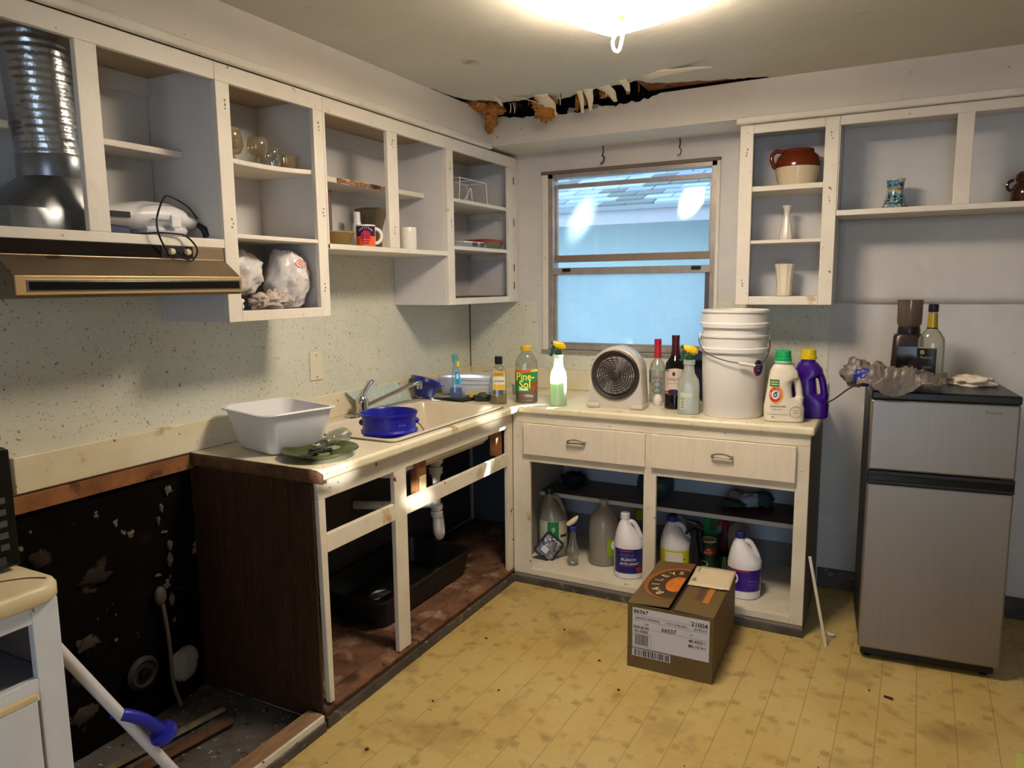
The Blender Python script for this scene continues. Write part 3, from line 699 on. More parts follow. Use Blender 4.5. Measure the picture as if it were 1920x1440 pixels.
# ---- worktop
ct = thing('countertop', 'stained cream laminate counter running round the corner under the window', 'counter', (.3, -.6, .876))
xs = [0, .095, .582, .6424, 1.998]; ys = [-2.026, -1.572, -.712, -.6312, 0]
cells = [(i, j) for i in range(4) for j in range(4) if not (i == 3 and j < 3) and not (i == 1 and j == 1)]
def slab(xs, ys, cells, z0, z1):
    b = bmesh.new(); V = {}
    def gv(i, j):
        if (i, j) not in V: V[i, j] = b.verts.new((xs[i], ys[j], z0))
        return V[i, j]
    fs = [b.faces.new((gv(i, j), gv(i+1, j), gv(i+1, j+1), gv(i, j+1))) for i, j in cells]
    r = bmesh.ops.extrude_face_region(b, geom=fs)
    for e in r['geom']:
        if isinstance(e, bmesh.types.BMVert): e.co.z = z1
    b.verts.index_update()
    q = B().add([tuple(v.co) for v in b.verts], [tuple(v.index for v in f.verts) for f in b.faces]); b.free(); return q
mk('worktop', slab(xs, ys, cells, .877, .914), counter_m, ct, smooth=True, world=True, bevel=.011, seg=4, ang=30)
bd('backsplash', ct, .004, .022, -2.62, -.022, .9145, 1.022, counter_m); bd('backsplash', ct, .0225, 1.998, -.022, -.004, .9145, 1.026, counter_m)
def end_cap(u, v):
    return (.02+.625*u, -2.029, .914-.045*v-(.012*(max(0, u-.93)/.07)**2*(1-v)))
mk('raw_end', B().grid(end_cap, 24, 3), mat('charred_particleboard', (74, 46, 28), .8, var=(110, 76, 44), vs=14, bump=.5, bs=40), ct, world=True, solid=.006, label='brown exposed particleboard end')
# sink
sk = thing('sink', 'cream enamelled drop-in kitchen sink with dark stained rim', 'sink', (.335, -1.13, .914))
def rrect(cx, cy, hx, hy, r, z, n=6):
    o = []
    for qx, qy, a0 in ((1, 1, 0), (-1, 1, PI/2), (-1, -1, PI), (1, -1, 1.5*PI)):
        for i in range(n+1):
            a = a0+PI/2*i/n; o.append((cx+qx*(hx-r)+r*math.cos(a), cy+qy*(hy-r)+r*math.sin(a), z))
    return o
cx, cy, hx, hy = .337, -1.142, .268, .447
rim = B().loft([rrect(cx, cy, hx, hy, .035, .9145), rrect(cx, cy, hx-.003, hy-.003, .034, .921), rrect(cx, cy, hx-.012, hy-.012, .032, .923), rrect(cx+.02, cy, hx-.05, hy-.028, .05, .919),
                rrect(cx+.02, cy, hx-.055, hy-.034, .05, .910), rrect(cx+.02, cy, hx-.066, hy-.046, .06, .772), rrect(cx+.02, cy, hx-.085, hy-.06, .06, .752), rrect(cx+.02, cy, .03, .03, .029, .745)], False, True)
mk('basin', rim, enamel, sk, world=True, solid=.003)
mk('rim_seam', B().tube(rrect(cx, cy, hx+.002, hy+.002, .036, .9155), .003, 6, closed=True), plain((104, 92, 84), .5, metal=.4), sk, world=True, label='dark metal rim band')
mk('drain', B().lathe([(.001, .752), (.03, .752), (.042, .7535), (.042, .751)], 24, (cx+.02, cy, 0)), chrome, sk, world=True)
fa = thing('faucet', 'chrome single-lever faucet behind the blue bucket', 'faucet', (.115, -1.17, .919))
mk('deck_plate', B().loft([rrect(0, 0, .028, .115, .027, z) for z in (0, .008)]+[rrect(0, 0, .022, .105, .021, .012)]), chrome, fa)
mk('body', B().lathe([(.03, .008), (.028, .02), (.027, .04), (.030, .055), (.029, .072), (.018, .088), (.004, .092)], 24), chrome, fa)
mk('lever', B().tube([(.0, 0, .078), (-.008, .03, .105), (-.016, .085, .138), (-.018, .105, .142)], [.010, .009, .012, .008], 10), chrome, fa)
mk('spout', B().tube(bez([(.01, .01, .040), (.03, .08, .058), (.06, .20, .088), (.085, .29, .112), (.09, .33, .106)], 6), .011, 12), chrome, fa)
mk('aerator', B().lathe([(.012, -.022), (.014, -.02), (.014, .012), (.01, .016)], 16, (.09, .333, .104)), chrome, fa)
dc = thing('drain_cover', 'chrome sprayer hole cover beside the sink at the wall', 'fitting', (.13, -1.50, .9215))
mk('cap', B().lathe([(.024, 0), (.026, .004), (.016, .012), (.002, .014)], 24), chrome, dc)
# drain pipes below the sink
pp = thing('drain_trap', 'white plastic drain trap hanging below the sink', 'pipe', (.35, -.93, .3))
mk('tailpiece', B().lathe([(.03, .66), (.036, .665), (.036, .69), (.024, .70), (.024, .60), (.021, .60)][::1], 18, (.35, -.93, 0), False, False).lathe([(.033, .612), (.033, .645)], 18, (.35, -.93, 0)), pvc, pp, world=True)
mk('vertical_pipe', B().tube([(.35, -.93, .615), (.35, -.93, .37)], .020, 16), pvc, pp, world=True)
mk('trap_bend', B().tube(bez([(.35, -.93, .40), (.35, -.93, .33), (.345, -.905, .292), (.33, -.87, .30), (.32, -.86, .345), (.31, -.86, .40)], 6), .021, 14), pvc, pp, world=True)
for z in (.435, .40): mk('coupling_nut', B().lathe([(.028, z), (.030, z+.004), (.030, z+.022), (.026, z+.026)], 16, (.35, -.93, 0)), pvc, pp, world=True)
mk('wall_arm', B().tube(bez([(.31, -.86, .40), (.30, -.88, .44), (.24, -.98, .455), (.12, -1.10, .47), (.02, -1.14, .47)], 6), .020, 14), pvc, pp, world=True)
hs = thing('supply_hose', 'thin grey water supply hose under the sink', 'hose', (.1, -1.5, .5))
mk('hose', B().tube(bez([(.03, -1.55, .50), (.14, -1.56, .60), (.22, -1.50, .72), (.20, -1.40, .80), (.12, -1.25, .88)], 8), .008, 8), plain((150, 144, 138), .5), hs, world=True)
mk('valve', B().ball((.035, -1.56, .495), (.025, .025, .03)).tube([(.01, -1.56, .495), (.06, -1.56, .495)], .012, 10), plain((120, 110, 100), .5, metal=.5), hs, world=True)

# ================================================================== FIXED EQUIPMENT
# ceiling light
lt = thing('ceiling_light', 'square bent-glass ceiling light, lit, with a torn strip dangling from one corner', 'light', (1.487, -1.581, 2.385), R(-18.7))
shade_m = mat('lit_glass_shade', (255, 235, 200), .3)
_p = shade_m.node_tree.nodes['Principled BSDF']; _p.inputs['Emission Color'].default_value = (*LAMP_COL, 1); _p.inputs['Emission Strength'].default_value = LAMP_EMIT
def shade(u, v):
    x, y = (u-.5)*.36, (v-.5)*.36
    e = max(abs(u-.5), abs(v-.5))*2; c = abs(u-.5)*abs(v-.5)*4
    return (x, y, -.082+.010*e**2+.006*c*c)
mk('glass_shade', B().grid(shade, 14, 14), shade_m, lt, solid=.004)
mk('ceiling_pan', B().lathe([(.10, 0), (.10, -.012), (.085, -.022), (.02, -.024)], 28), white, lt)
mk('stem', B().lathe([(.006, -.02), (.006, -.086)], 10), chrome, lt)
mk('finial', B().lathe([(.016, -.083), (.016, -.088), (.010, -.096), (.003, -.102)], 16), plain((196, 168, 110), .4, metal=.5), lt)
mk('torn_strip', B().tube(bez([(-.155, .168, -.070), (-.170, .172, -.088), (-.168, .178, -.112), (-.150, .178, -.120), (-.138, .175, -.102), (-.128, .172, -.072)], 6), .006, 6), flake, lt, label='dangling torn strip')

# range hood
hd = thing('range_hood', 'bronze range hood with a long black slot under the left cabinets', 'range hood', (.2, -2.43, 1.48))
hp = [(.012, 1.630), (.330, 1.630), (.332, 1.590), (.402, 1.537), (.402, 1.492), (.395, 1.484), (.012, 1.478)]
mk('canopy', B().prism([(x, z) for x, z in hp], 'y', -2.775, -2.092), hood_m, hd, smooth=False, world=True, bevel=.002)
box('lip', .402, .407, -2.775, -2.092, 1.491, 1.538, hood_trim, hd)
box('slot', .4055, .4085, -2.745, -2.106, 1.502, 1.524, blackgl, hd); 
box('slot_trim', .4055, .4075, -2.752, -2.100, 1.498, 1.528, plain((120, 112, 100), .3, metal=.7), hd)
box('top_band', .331, .336, -2.775, -2.214, 1.594, 1.629, plain((28, 20, 17), .75, spec=.1), hd)
box('control_panel', .334, .338, -2.325, -2.214, 1.594, 1.6295, black, hd)
for y in (-2.293, -2.238): mk('knob', B().xf(Matrix()).lathe([(.010, 0), (.010, .006), (.008, .012), (.002, .013)], 14).xf(Matrix.Translation((.338, y, 1.612)) @ Matrix.Rotation(PI/2, 4, 'Y')), plain((226, 214, 180), .25, metal=.4), hd, world=True)
# duct
du = thing('vent_duct', 'shiny ribbed foil vent duct in the bay above the hood', 'duct', (.15, -2.52, 1.66))
pr = []
for i in range(64):
    z = 1.845+.345*i/63
    pr.append((.086+.0011*math.sin(i*1.7)+.0006*rnd.uniform(-1, 1), z))
mk('foil_pipe', B().loft([[(.15+r*math.cos(2*PI*j/32)+.01*(z-1.85), -2.513+.03*(1-(z-1.845)/.345)-.02+r*math.sin(2*PI*j/32), z) for j in range(32)] for r, z in pr]), foil, du, world=True, ang=70)
mk('collar', B().lathe([(.089, 1.805), (.091, 1.81), (.091, 1.862), (.088, 1.87)], 32, (.15, -2.502, 0)), galv, du, world=True)
mk('transition', B().loft([[(.15+.088*math.cos(a), -2.502+.088*math.sin(a), 1.81) for a in [2*PI*j/32 for j in range(32)]],
    [(.15+.128*max(-1, min(1, 1.3*math.cos(a))), -2.575+.13*max(-1, min(1, 1.3*math.sin(a))), 1.715) for a in [2*PI*j/32 for j in range(32)]],
    [(.15+.128*max(-1, min(1, 1.3*math.cos(a))), -2.575+.13*max(-1, min(1, 1.3*math.sin(a))), 1.656) for a in [2*PI*j/32 for j in range(32)]]]), galv, du, world=True, ang=25)
# wall plate
wp = thing('wall_plate', 'blank cream wall plate on the speckled wall above the sink', 'wall plate', (.0045, -1.34, 1.157))
mk('plate', B().box(0, .005, -.04, .04, -.062, .062), plain((222, 214, 190), .35), wp, smooth=False, bevel=.002)
for z in (-.048, .048): mk('screw', B().ball((.0052, 0, z), .0035, 8), plain((110, 96, 76), .4), wp)
# fridge
fr = thing('fridge', 'small two-door stainless fridge with black trim against the back wall', 'fridge', (2.199, -.705, 0), R(4.8))
W_, D_ = .483, .50
def fb(name, x0, x1, y0, y1, z0, z1, m, bevel=.004, parent=None, **k): return mk(name, B().box(x0, x1, y0, y1, z0, z1), m, parent or fr, smooth=False, bevel=bevel, **k)
fb('body', .006, W_-.006, .055, D_, .035, 1.058, plain((40, 36, 36), .5)); fb('top_plate', -.001, W_+.001, -.004, D_, 1.058, 1.090, black, .006)
fb('freezer_door', 0, W_, 0, .05, .782, 1.057, steel, .008); fb('fridge_door', 0, W_, 0, .05, .052, .727, steel, .008)
fb('handle_band', -.001, W_+.001, .002, .05, .730, .779, blackgl, .005); fb('handle_grip', .0, W_, -.003, .012, .764, .780, black, .003); fb('handle_grip', .0, W_-.0, -.003, .012, .728, .742, black, .003)
fb('toe_grille', .012, W_-.012, .03, .06, .014, .052, black, .003)
for x in (.03, W_-.05): 
    for y in (.06, D_-.06): mk('foot', B().lathe([(.016, 0), (.018, .012), (.008, .014), (.008, .036)], 12, (x+.01, y, 0)), black, fr)
fb('hinge', W_-.05, W_+.004, .01, .05, .777, .782, chrome, .001)
tx = B(); text_flat(tx, 'Emerson', .014, (.40, -.0008, 1.022), (1, 0, 0), (0, 0, 1)); mk('nameplate', tx, plain((90, 84, 80), .4), fr, smooth=False)

# counter base at far left with its top, microwave
k9 = cab('end_base_cabinet', 'white painted base cabinet with an empty drawer hole at far left', (.3, -3.2, 0))
lw = mat('bluish_white_paint', (214, 216, 220), .45, var=(202, 204, 210), vs=5, specks=[(30, .72, .76, (150, 120, 90))])
def lb(*a, **k): return bd(*a, lw, **k)
lb('stile', k9, .595, .615, -2.924, -2.866, .0, .822); lb('top_rail', k9, .595, .615, -3.6, -2.924, .778, .822); lb('middle_rail', k9, .595, .615, -3.6, -2.924, .60, .652)
lb('bottom_rail', k9, .595, .615, -3.6, -2.924, 0, .09); lb('door', k9, .6155, .628, -3.6, -2.936, .05, .612); box('door_edge', .6155, .630, -3.6, -2.936, .612, .624, plain((214, 190, 140), .5), k9)
bd('side_panel', k9, .02, .595, -2.882, -2.866, .0, .822, plain((96, 82, 76), .7)); box('drawer_void', .30, .31, -3.6, -2.884, .66, .77, plain((104, 110, 130), .8), k9)
box('floor_board', .03, .595, -3.6, -2.884, .63, .645, plain((120, 122, 136), .8), k9)
bd('back_board', k9, .02, .03, -3.6, -2.884, 0, .82, plain((110, 110, 120), .8))
ct2 = thing('end_countertop', 'cracked cream laminate counter end with a rounded corner at far left', 'counter', (.3, -3.2, .823))
def rc(z, off):
    p = [(.012, -3.6), (.640-off, -3.6)]
    for i in range(9):
        a = PI/2*i/8; p.append((.640-.06-off+.06*math.cos(a), -2.866-.06+.06*math.sin(a)+.012-off))
    p.append((.012, -2.854-off)); return [(x, y, z) for x, y in p]
mk('worktop', B().loft([rc(.823, .004), rc(.828, 0), rc(.852, 0), rc(.860, .004), rc(.864, .014)]), mat('stained_laminate', (222, 208, 176), .35, var=(206, 184, 136), vs=7, specks=[(14, .62, .72, (150, 104, 60))]), ct2, world=True, ang=50)
mk('crack', B().tube(bez([(.52, -2.95, .8645), (.56, -2.90, .8645), (.60, -2.878, .8645)], 5), .0022, 5), plain((110, 60, 40), .8), ct2, world=True)
mw_ = thing('microwave', 'black microwave with a keypad, cut off at the left edge', 'microwave', (.28, -3.1, .865))
fbx = B().box(.08, .478, -3.42, -2.868, .872, 1.150)
mk('case', fbx, black, mw_, smooth=False, world=True, bevel=.006)
mk('control_panel', B().box(.478, .490, -2.99, -2.870, .875, 1.147), blackgl, mw_, smooth=False, world=True, bevel=.003)
mk('door', B().box(.478, .492, -3.42, -2.993, .875, 1.147), blackgl, mw_, smooth=False, world=True, bevel=.003)
mk('display', B().box(.4902, .4908, -2.965, -2.895, 1.095, 1.125), plain((30, 44, 48), .2), mw_, smooth=False, world=True)
for r in range(5):
    for c_ in range(3): mk('key', B().box(.4902, .4912, -2.968+c_*.030, -2.950+c_*.030, .918+r*.027, .932+r*.027), plain((70, 70, 74), .4), mw_, smooth=False, world=True)
mk('open_button', B().box(.4902, .492, -2.965, -2.90, .884, .904), plain((50, 50, 54), .35), mw_, smooth=False, world=True)
for x in (.12, .44): mk('foot', B().lathe([(.012, .865), (.012, .873)], 10, (x, -2.92, 0)).lathe([(.012, .865), (.012, .873)], 10, (x, -3.38, 0)), black, mw_, world=True)

# ================================================================== SMALL THINGS, left wall cabinets
ap = thing('waffle_maker', 'white rounded appliance lying on the shelf above the hood', 'appliance', (.2, -2.28, 1.6585))
def ell(y, rx, rz, z, cx=.0, n=28): return [(cx+rx*math.cos(2*PI*j/n), y, z+rz*math.sin(2*PI*j/n)) for j in range(n)]
mk('upper_shell', B().loft([ell(-.20, .03, .012, .062), ell(-.17, .055, .028, .058), ell(-.08, .066, .036, .060), ell(.0, .078, .044, .066), ell(.07, .080, .043, .066), ell(.115, .066, .034, .062), ell(.14, .04, .024, .058), ell(.172, .034, .020, .055), ell(.18, .02, .012, .055)]), white, ap)
mk('base', B().loft([ell(-.02, .05, .02, .022), ell(.0, .062, .022, .0225), ell(.10, .062, .022, .0225), ell(.125, .045, .018, .025)]), plain((206, 208, 216), .35), ap)
mk('latch', B().box(.072, .084, .04, .075, .03, .068), white, ap, smooth=False, bevel=.004)
mk('seam', B().box(.066, .0805, -.02, .04, .050, .0525), plain((140, 140, 150), .5), ap, smooth=False)
mk('handle_strip', B().add([(.045, -.175, .050), (.0555, -.175, .050), (.068, -.085, .050), (.058, -.085, .050), (.045, -.175, .067), (.0555, -.175, .067), (.068, -.085, .067), (.058, -.085, .067)], [(0, 3, 2, 1), (4, 5, 6, 7), (0, 1, 5, 4), (1, 2, 6, 5), (2, 3, 7, 6), (3, 0, 4, 7)]), black, ap, smooth=False)
mk('front_foot', B().box(-.03, .03, -.15, -.06, 0.0, .032), plain((60, 64, 96), .5), ap, smooth=False, bevel=.004)
mk('plug', B().tube([(.03, .178, .05), (.045, .19, .035), (.05, .198, .012)], [.008, .012, .014], 10), black, ap)
mk('cord', B().tube(bez([(.04, .17, .068), (.06, .12, .10), (.10, .03, .118), (.125, -.015, .108), (.150, -.060, .05), (.158, -.067, .012), (.156, -.055, -.02), (.152, -.035, -.046)], 7), .0028, 7), black, ap)
mk('cord_loop', B().tube(bez([(.03, -.06, .006), (.10, -.055, .006), (.138, -.045, .0065), (.146, .0, .006), (.150, .03, .002), (.156, .055, -.020), (.156, .066, -.045), (.154, .045, -.072), (.152, .015, -.060), (.150, .0, -.045)], 7), .0028, 7), black, ap)

def goblet(name, label, x, y, z, H, rb, m, stem=True, group=None):
    t = thing(name, label, 'glass', (x, y, z), group=group)
    if stem:
        mk('bowl', B().lathe([(.004, H*.40), (rb*.7, H*.46), (rb, H*.66), (rb*.96, H*.86), (rb*.86, H)], 24, c0=False, c1=False), m, t)
        mk('stem', B().lathe([(rb*.78, 0), (rb*.75, .003), (.008, .008), (.005, H*.22), (.010, H*.32), (.005, H*.41)], 20), m, t)
    else:
        mk('wall', B().lathe([(rb*.86, .004), (rb*.9, .006), (rb, H), (rb*.95, H), (rb*.84, .012), (.001, .012)], 24, c0=False, c1=False), m, t)
        mk('base', B().lathe([(rb*.84, 0), (rb*.86, .004), (.001, .005)], 24), m, t)
    return t
zsh = 1.9185
goblet('goblet', 'tall amber tinted goblet at the left end of the sagging shelf', .235, -1.955, zsh, .118, .040, glass_amber, group=None)
goblet('goblet', 'second amber tinted goblet from the left on the sagging shelf', .185, -1.90, zsh-.003, .112, .038, glass_amber)
goblet('goblet', 'tulip shaped goblet third along the sagging shelf, clear foot showing', .24, -1.838, zsh-.003, .108, .036, glass_amber)
goblet('goblet', 'slim clear stemmed glass standing just left of the squat tumbler', .22, -1.752, zsh-.002, .088, .026, glass)
goblet('tumbler', 'squat straight-sided tumbler at the right end of the sagging shelf', .235, -1.69, zsh, .064, .031, glass_amber, False)
goblet('tumbler', 'low clear shot glass between the goblets on the sagging shelf', .265, -1.785, zsh-.003, .034, .022, glass, False)

bagm = mat('white_bag_plastic', (226, 220, 220), .32, var=(214, 208, 208), vs=8, sss=.15, bump=.5, bs=22)
clearbag = mat('crinkled_clear_bag', (208, 196, 186), .25, var=(150, 130, 120), vs=30, bump=.9, bs=40)
def pbag(label, c, r, seed, m, amp=.28, fr_=2.0):
    t = thing('plastic_bag', label, 'bag', (c[0], c[1], 1.4272))
    o = mk('bag', crumple((0, 0, c[2]-1.4272), r, seed, amp, fr_, 44, 0.0), m, t, ang=70)
    return t, o
t, big = pbag('big white plastic bag with a faint red ring print, at the compartment right side', (.218, -1.706, 1.536), (.080, .080, .102), 3, bagm)
rg_ = B().tube([(.115, .022*math.cos(a)+.0, .162+.014*math.sin(a)) for a in [2*PI*j/24 for j in range(24)]], .0022, 5, closed=True).tube([(.115, .009*math.cos(a), .162+.006*math.sin(a)) for a in [2*PI*j/16 for j in range(16)]], .002, 5, closed=True)
for i, wv in enumerate((.03, .034, .024)): rg_.box(.113, .116, -wv, wv, .125-.012*i, .129-.012*i)
po = mk('red_print', rg_, plain((214, 120, 104), .6), t, smooth=False)
md = po.modifiers.new('wrap', 'SHRINKWRAP'); md.target = big; md.wrap_method = 'PROJECT'; md.use_project_x = True; md.use_negative_direction = True; md.use_positive_direction = True; md.offset = .0012
mk('knot', crumple((.0, -.05, .035), (.05, .05, .04), 21, .5, 4, 24, .001), clearbag, t, ang=70)
pbag('grey-white plastic bag filling the left of the low compartment', (.165, -1.905, 1.552), (.085, .098, .082), 8, bagm)
pbag('crinkled clear plastic bag spilling over the front edge of the low compartment', (.276, -1.865, 1.452), (.040, .066, .030), 12, clearbag, .5, 3.5)
pbag('flat white plastic bag lying at the bottom left of the low compartment', (.235, -2.0, 1.448), (.058, .042, .026), 15, bagm, .3, 2)

def mug(name, label, x, y, z, r, H, m, ha, handle=True):
    t = thing(name, label, 'mug', (x, y, z), ha)
    mk('body', B().lathe([(.001, .0), (r*.86, 0), (r*.97, .006), (r, .02), (r, H-.002), (r*.985, H), (r*.93, H), (r*.92, .01), (.001, .008)], 32), m, t)
    if handle: mk('handle', B().tube([(r*.95+.028*math.sin(a), 0, H*.52-.030*math.cos(a)) for a in [PI*j/14 for j in range(15)]], .0055, 8, flat=1.3), m, t)
    return t
porc = plain((230, 224, 216), .2)
mg = mug('mug', 'white mug printed purple over orange, standing beside the yellow bowl', .245, -1.262, 1.6672, .041, .094, porc, face(.245, -1.262))
bdy = Body([(0, .041, .041, 2), (.094, .041, .041, 2)], 40)
# the print faces the camera: rotate patches so they look at local -y, the handle points +x
mk('purple_print', bdy.patch(-.0385, .0385, .046, .088), plain((52, 24, 66), .25), mg)
mk('orange_print', bdy.patch(-.0385, .0385, .006, .046), plain((232, 96, 40), .25), mg)
mk('red_emblem', bdy.disc(0, .052, .020, .017, .0011), plain((170, 34, 60), .25), mg)
tb = B()
for i, chh in enumerate('HOPSTEAK'):
    a = R(150-120*i/7); tv, tf = text_geo(chh); V = []
    for px_, py_ in tv:
        x = .028*math.cos(a)+(px_*.0095); z = .056+.022*math.sin(a)+py_*.0095; q = bdy.at(z); V.append(bdy.p(q, bdy.xa(q, x), .0016))
    tb.add(V, tf)
mk('arched_lettering', tb, plain((214, 196, 190), .4), mg, smooth=False)
for z, hw in ((.034, .020), (.024, .016), (.014, .012)): mk('red_line', bdy.patch(-hw, hw, z, z+.006, .0014), plain((160, 34, 60), .25), mg)
mug('mug', 'plain white mug alone in the bay beside the middle stile', .235, -.942, 1.6672, .041, .104, porc, R(150))
t = thing('bowl', 'yellow tinted glass bowl behind the left stile of the two-bay cabinet', 'bowl', (.20, -1.405, 1.6672))
mk('body', B().lathe([(.001, 0), (.045, 0), (.050, .004), (.078, .050), (.083, .056), (.079, .056), (.046, .008), (.001, .007)], 32), glassm('yellow_glass', (206, 180, 118), .06, dens=.55), t)
mk('rim', B().tube([(.081*math.cos(2*PI*j/32), .081*math.sin(2*PI*j/32), .056) for j in range(32)], .002, 6, closed=True), plain((170, 150, 104), .2), t)
t = thing('vase', 'fluted smoky glass vase behind the printed mug', 'vase', (.115, -1.045, 1.6672))
def flute(r, z, k=.10): return [(r*(1+k*math.cos(10*2*PI*j/60))*math.cos(2*PI*j/60), r*(1+k*math.cos(10*2*PI*j/60))*math.sin(2*PI*j/60), z) for j in range(60)]
mk('body', B().loft([flute(.036, 0, .02), flute(.038, .01, .03), flute(.036, .06, .04), flute(.040, .10, .05), flute(.055, .15, .06), flute(.073, .178, .09), flute(.070, .186, .10)], True, False), glassm('smoky_glass', (176, 160, 134), .08, dens=.6), t, solid=.003)
t = thing('bottle', 'slim white plastic bottle behind the printed mug', 'bottle', (.13, -1.175, 1.6672))
mk('body', B().lathe([(.021, 0), (.022, .004), (.022, .10), (.018, .115)], 24), white, t); mk('cap', B().lathe([(.016, .115), (.015, .158), (.013, .162)], 20), white, t)
t = thing('glass_vase', 'tall ribbed pinkish glass behind the yellow bowl', 'vase', (.085, -1.335, 1.6672))
mk('body', B().loft([flute(.030, 0, .03), flute(.031, .19, .03), flute(.032, .24, .03)], True, False), glassm('pink_glass', (214, 190, 180), .08, dens=.35), t, solid=.002)
# corner cabinet
t = thing('wire_rack', 'white bent wire rack on the top shelf of the corner cabinet', 'rack', (.2, -.36, 1.9292))
for x in (-.06, .06):
    mk('frame', B().tube([(x, -.16, .003), (x, -.15, .12), (x, .12, .120), (x, .135, .003)], .0032, 6), white, t)
mk('cross_wire', B().tube([(-.06, -.15, .12), (.06, -.15, .12)], .003, 6).tube([(-.06, .12, .12), (.06, .12, .12)], .003, 6).tube([(-.06, -.02, .12), (.06, -.02, .12)], .003, 6), white, t)
mk('holder', B().tube(bez([(.05, -.10, .003), (.05, -.06, .04), (.05, -.035, .075), (.05, -.02, .07), (.05, -.01, .003)], 5), .003, 6), white, t)
t = thing('tray', 'flat silver tray with a white label on the second shelf of the corner cabinet', 'tray', (.20, -.44, 1.6992))
mk('pan', B().box(-.10, .10, -.19, .13, 0, .020), plain((150, 146, 140), .35, metal=.6), t, smooth=False, bevel=.004)
mk('label_card', B().box(-.08, .101, -.10, .10, .020, .030), plain((206, 204, 204), .6), t, smooth=False, bevel=.001)
mk('dark_print', B().box(.1012, .1016, -.02, .03, .006, .026).box(.1012, .1016, .06, .10, .006, .026), plain((60, 74, 70), .6), t, smooth=False)
t = thing('baking_dish', 'glass baking dish with a red lid on the second shelf of the corner cabinet', 'dish', (.20, -.19, 1.6992))
bb = Body([(0, .085, .085, 5), (.03, .10, .10, 4), (.036, .104, .104, 4)], 40)
mk('dish', bb.mesh(), glassm('dish_glass', (190, 176, 150), .1, dens=.6), t)
mk('lid', Body([(.0365, .106, .106, 4), (.046, .106, .106, 4), (.052, .09, .09, 4), (.054, .03, .03, 3)], 40).mesh(), plain((150, 26, 28), .4), t)
# right wall cabinets
t = thing('bean_pot', 'brown and cream stoneware bean pot on the top shelf right of the window', 'pot', (1.835, -.145, 1.9312), face(1.835, -.145))
mk('lower_body', B().lathe([(.001, 0), (.074, 0), (.080, .004), (.092, .05), (.097, .085)], 40, c1=False), plain((214, 196, 164), .15), t)
mk('upper_body', B().lathe([(.0975, .085), (.098, .105), (.088, .135), (.070, .150), (.068, .165), (.062, .166), (.058, .150)], 40, c0=False), plain((98, 36, 14), .12), t, label='glossy brown glazed upper half')
mk('handle', B().tube(bez([(-.066, -.03, .155), (-.094, -.034, .158), (-.112, -.036, .135), (-.104, -.036, .10), (-.094, -.03, .085)], 6), .0095, 10), plain((98, 36, 14), .12), t)
t = thing('bud_vase', 'white milk-glass bud vase on the middle shelf right of the window', 'vase', (1.797, -.145, 1.6922))
mk('body', B().loft([flute(.030, 0, .02), flute(.030, .02, .03), flute(.023, .06, .04), flute(.013, .11, .03), flute(.012, .145, .02), flute(.021, .160, .06), flute(.019, .161, .06), flute(.010, .13, .02)]), plain((232, 224, 212), .2), t)
t = thing('vase', 'cream tumbler-shaped vase on the bottom shelf right of the window', 'vase', (1.797, -.145, 1.4402))
mk('body', B().loft([flute(.033, 0, .01), flute(.035, .006, .02), flute(.034, .06, .03), flute(.040, .12, .03), flute(.046, .147, .04), flute(.042, .147, .04), flute(.030, .03, .02)]), plain((232, 220, 196), .22), t)
t = thing('patterned_vase', 'blue and gold patterned vase on the long shelf above the fridge', 'vase', (2.236, -.14, 1.8072))
pvb = Body([(0, .062, .062, 2), (.006, .060, .060, 2), (.022, .044, .044, 2), (.05, .036, .036, 2), (.085, .031, .031, 2), (.110, .033, .033, 2), (.132, .037, .037, 2), (.133, .032, .032, 2), (.09, .024, .024, 2)], 40)
mk('body', pvb.mesh(), mat('painted_pottery', (120, 170, 182), .15, var=(36, 66, 96), vs=30, specks=[(45, .56, .60, (206, 200, 180)), (60, .62, .66, (170, 130, 50))]), t)
for z0, z1, c in ((.078, .084, (196, 160, 70)), (.126, .131, (216, 208, 196)), (.026, .029, (30, 44, 70))): mk('painted_band', Body(pvb.r[:7], 40).band(z0, z1, .0008), plain(c, .2), t)
mo = B()
for k in range(9):
    x = math.sin(2*PI*k/9); a = 2*PI*k/9
    for z, s_ in ((.055, .007), (.040, .006), (.104, .006)):
        q = pvb.at(z)
        v = [pvb.p(pvb.at(z+s_*dz), a+dx*s_/q[1], .001) for dx, dz in ((-1, 0), (0, -1), (1, 0), (0, 1))]; mo.add(v, [(0, 1, 2, 3)])
mk('motif', mo, plain((20, 34, 60), .2), t, smooth=False)['kind'] = 'stuff'
t = thing('stoneware_jug', 'dark brown glazed jug cut off by the right edge, on the long shelf', 'jug', (2.71, -.14, 1.8072))
mk('body', B().lathe([(.001, 0), (.052, 0), (.058, .008), (.060, .05), (.050, .075), (.040, .085), (.044, .10), (.042, .118), (.034, .122), (.03, .10)], 32), plain((58, 24, 14), .12), t)
mk('lid_knob', B().lathe([(.034, .118), (.034, .126), (.012, .132), (.014, .142), (.002, .146)], 20), plain((58, 24, 14), .12), t)
mk('handle', B().tube(arc((-.048, 0, .075), .022, PI*.5, PI*1.5, 10), .006, 8), plain((58, 24, 14), .12), t)

# ================================================================== ON THE COUNTER
ZC = .9145
def cthing(name, label, cat, x, y, z=ZC, rz=None, **k): return thing(name, label, cat, (x, y, z), face(x, y) if rz is None else rz, **k)
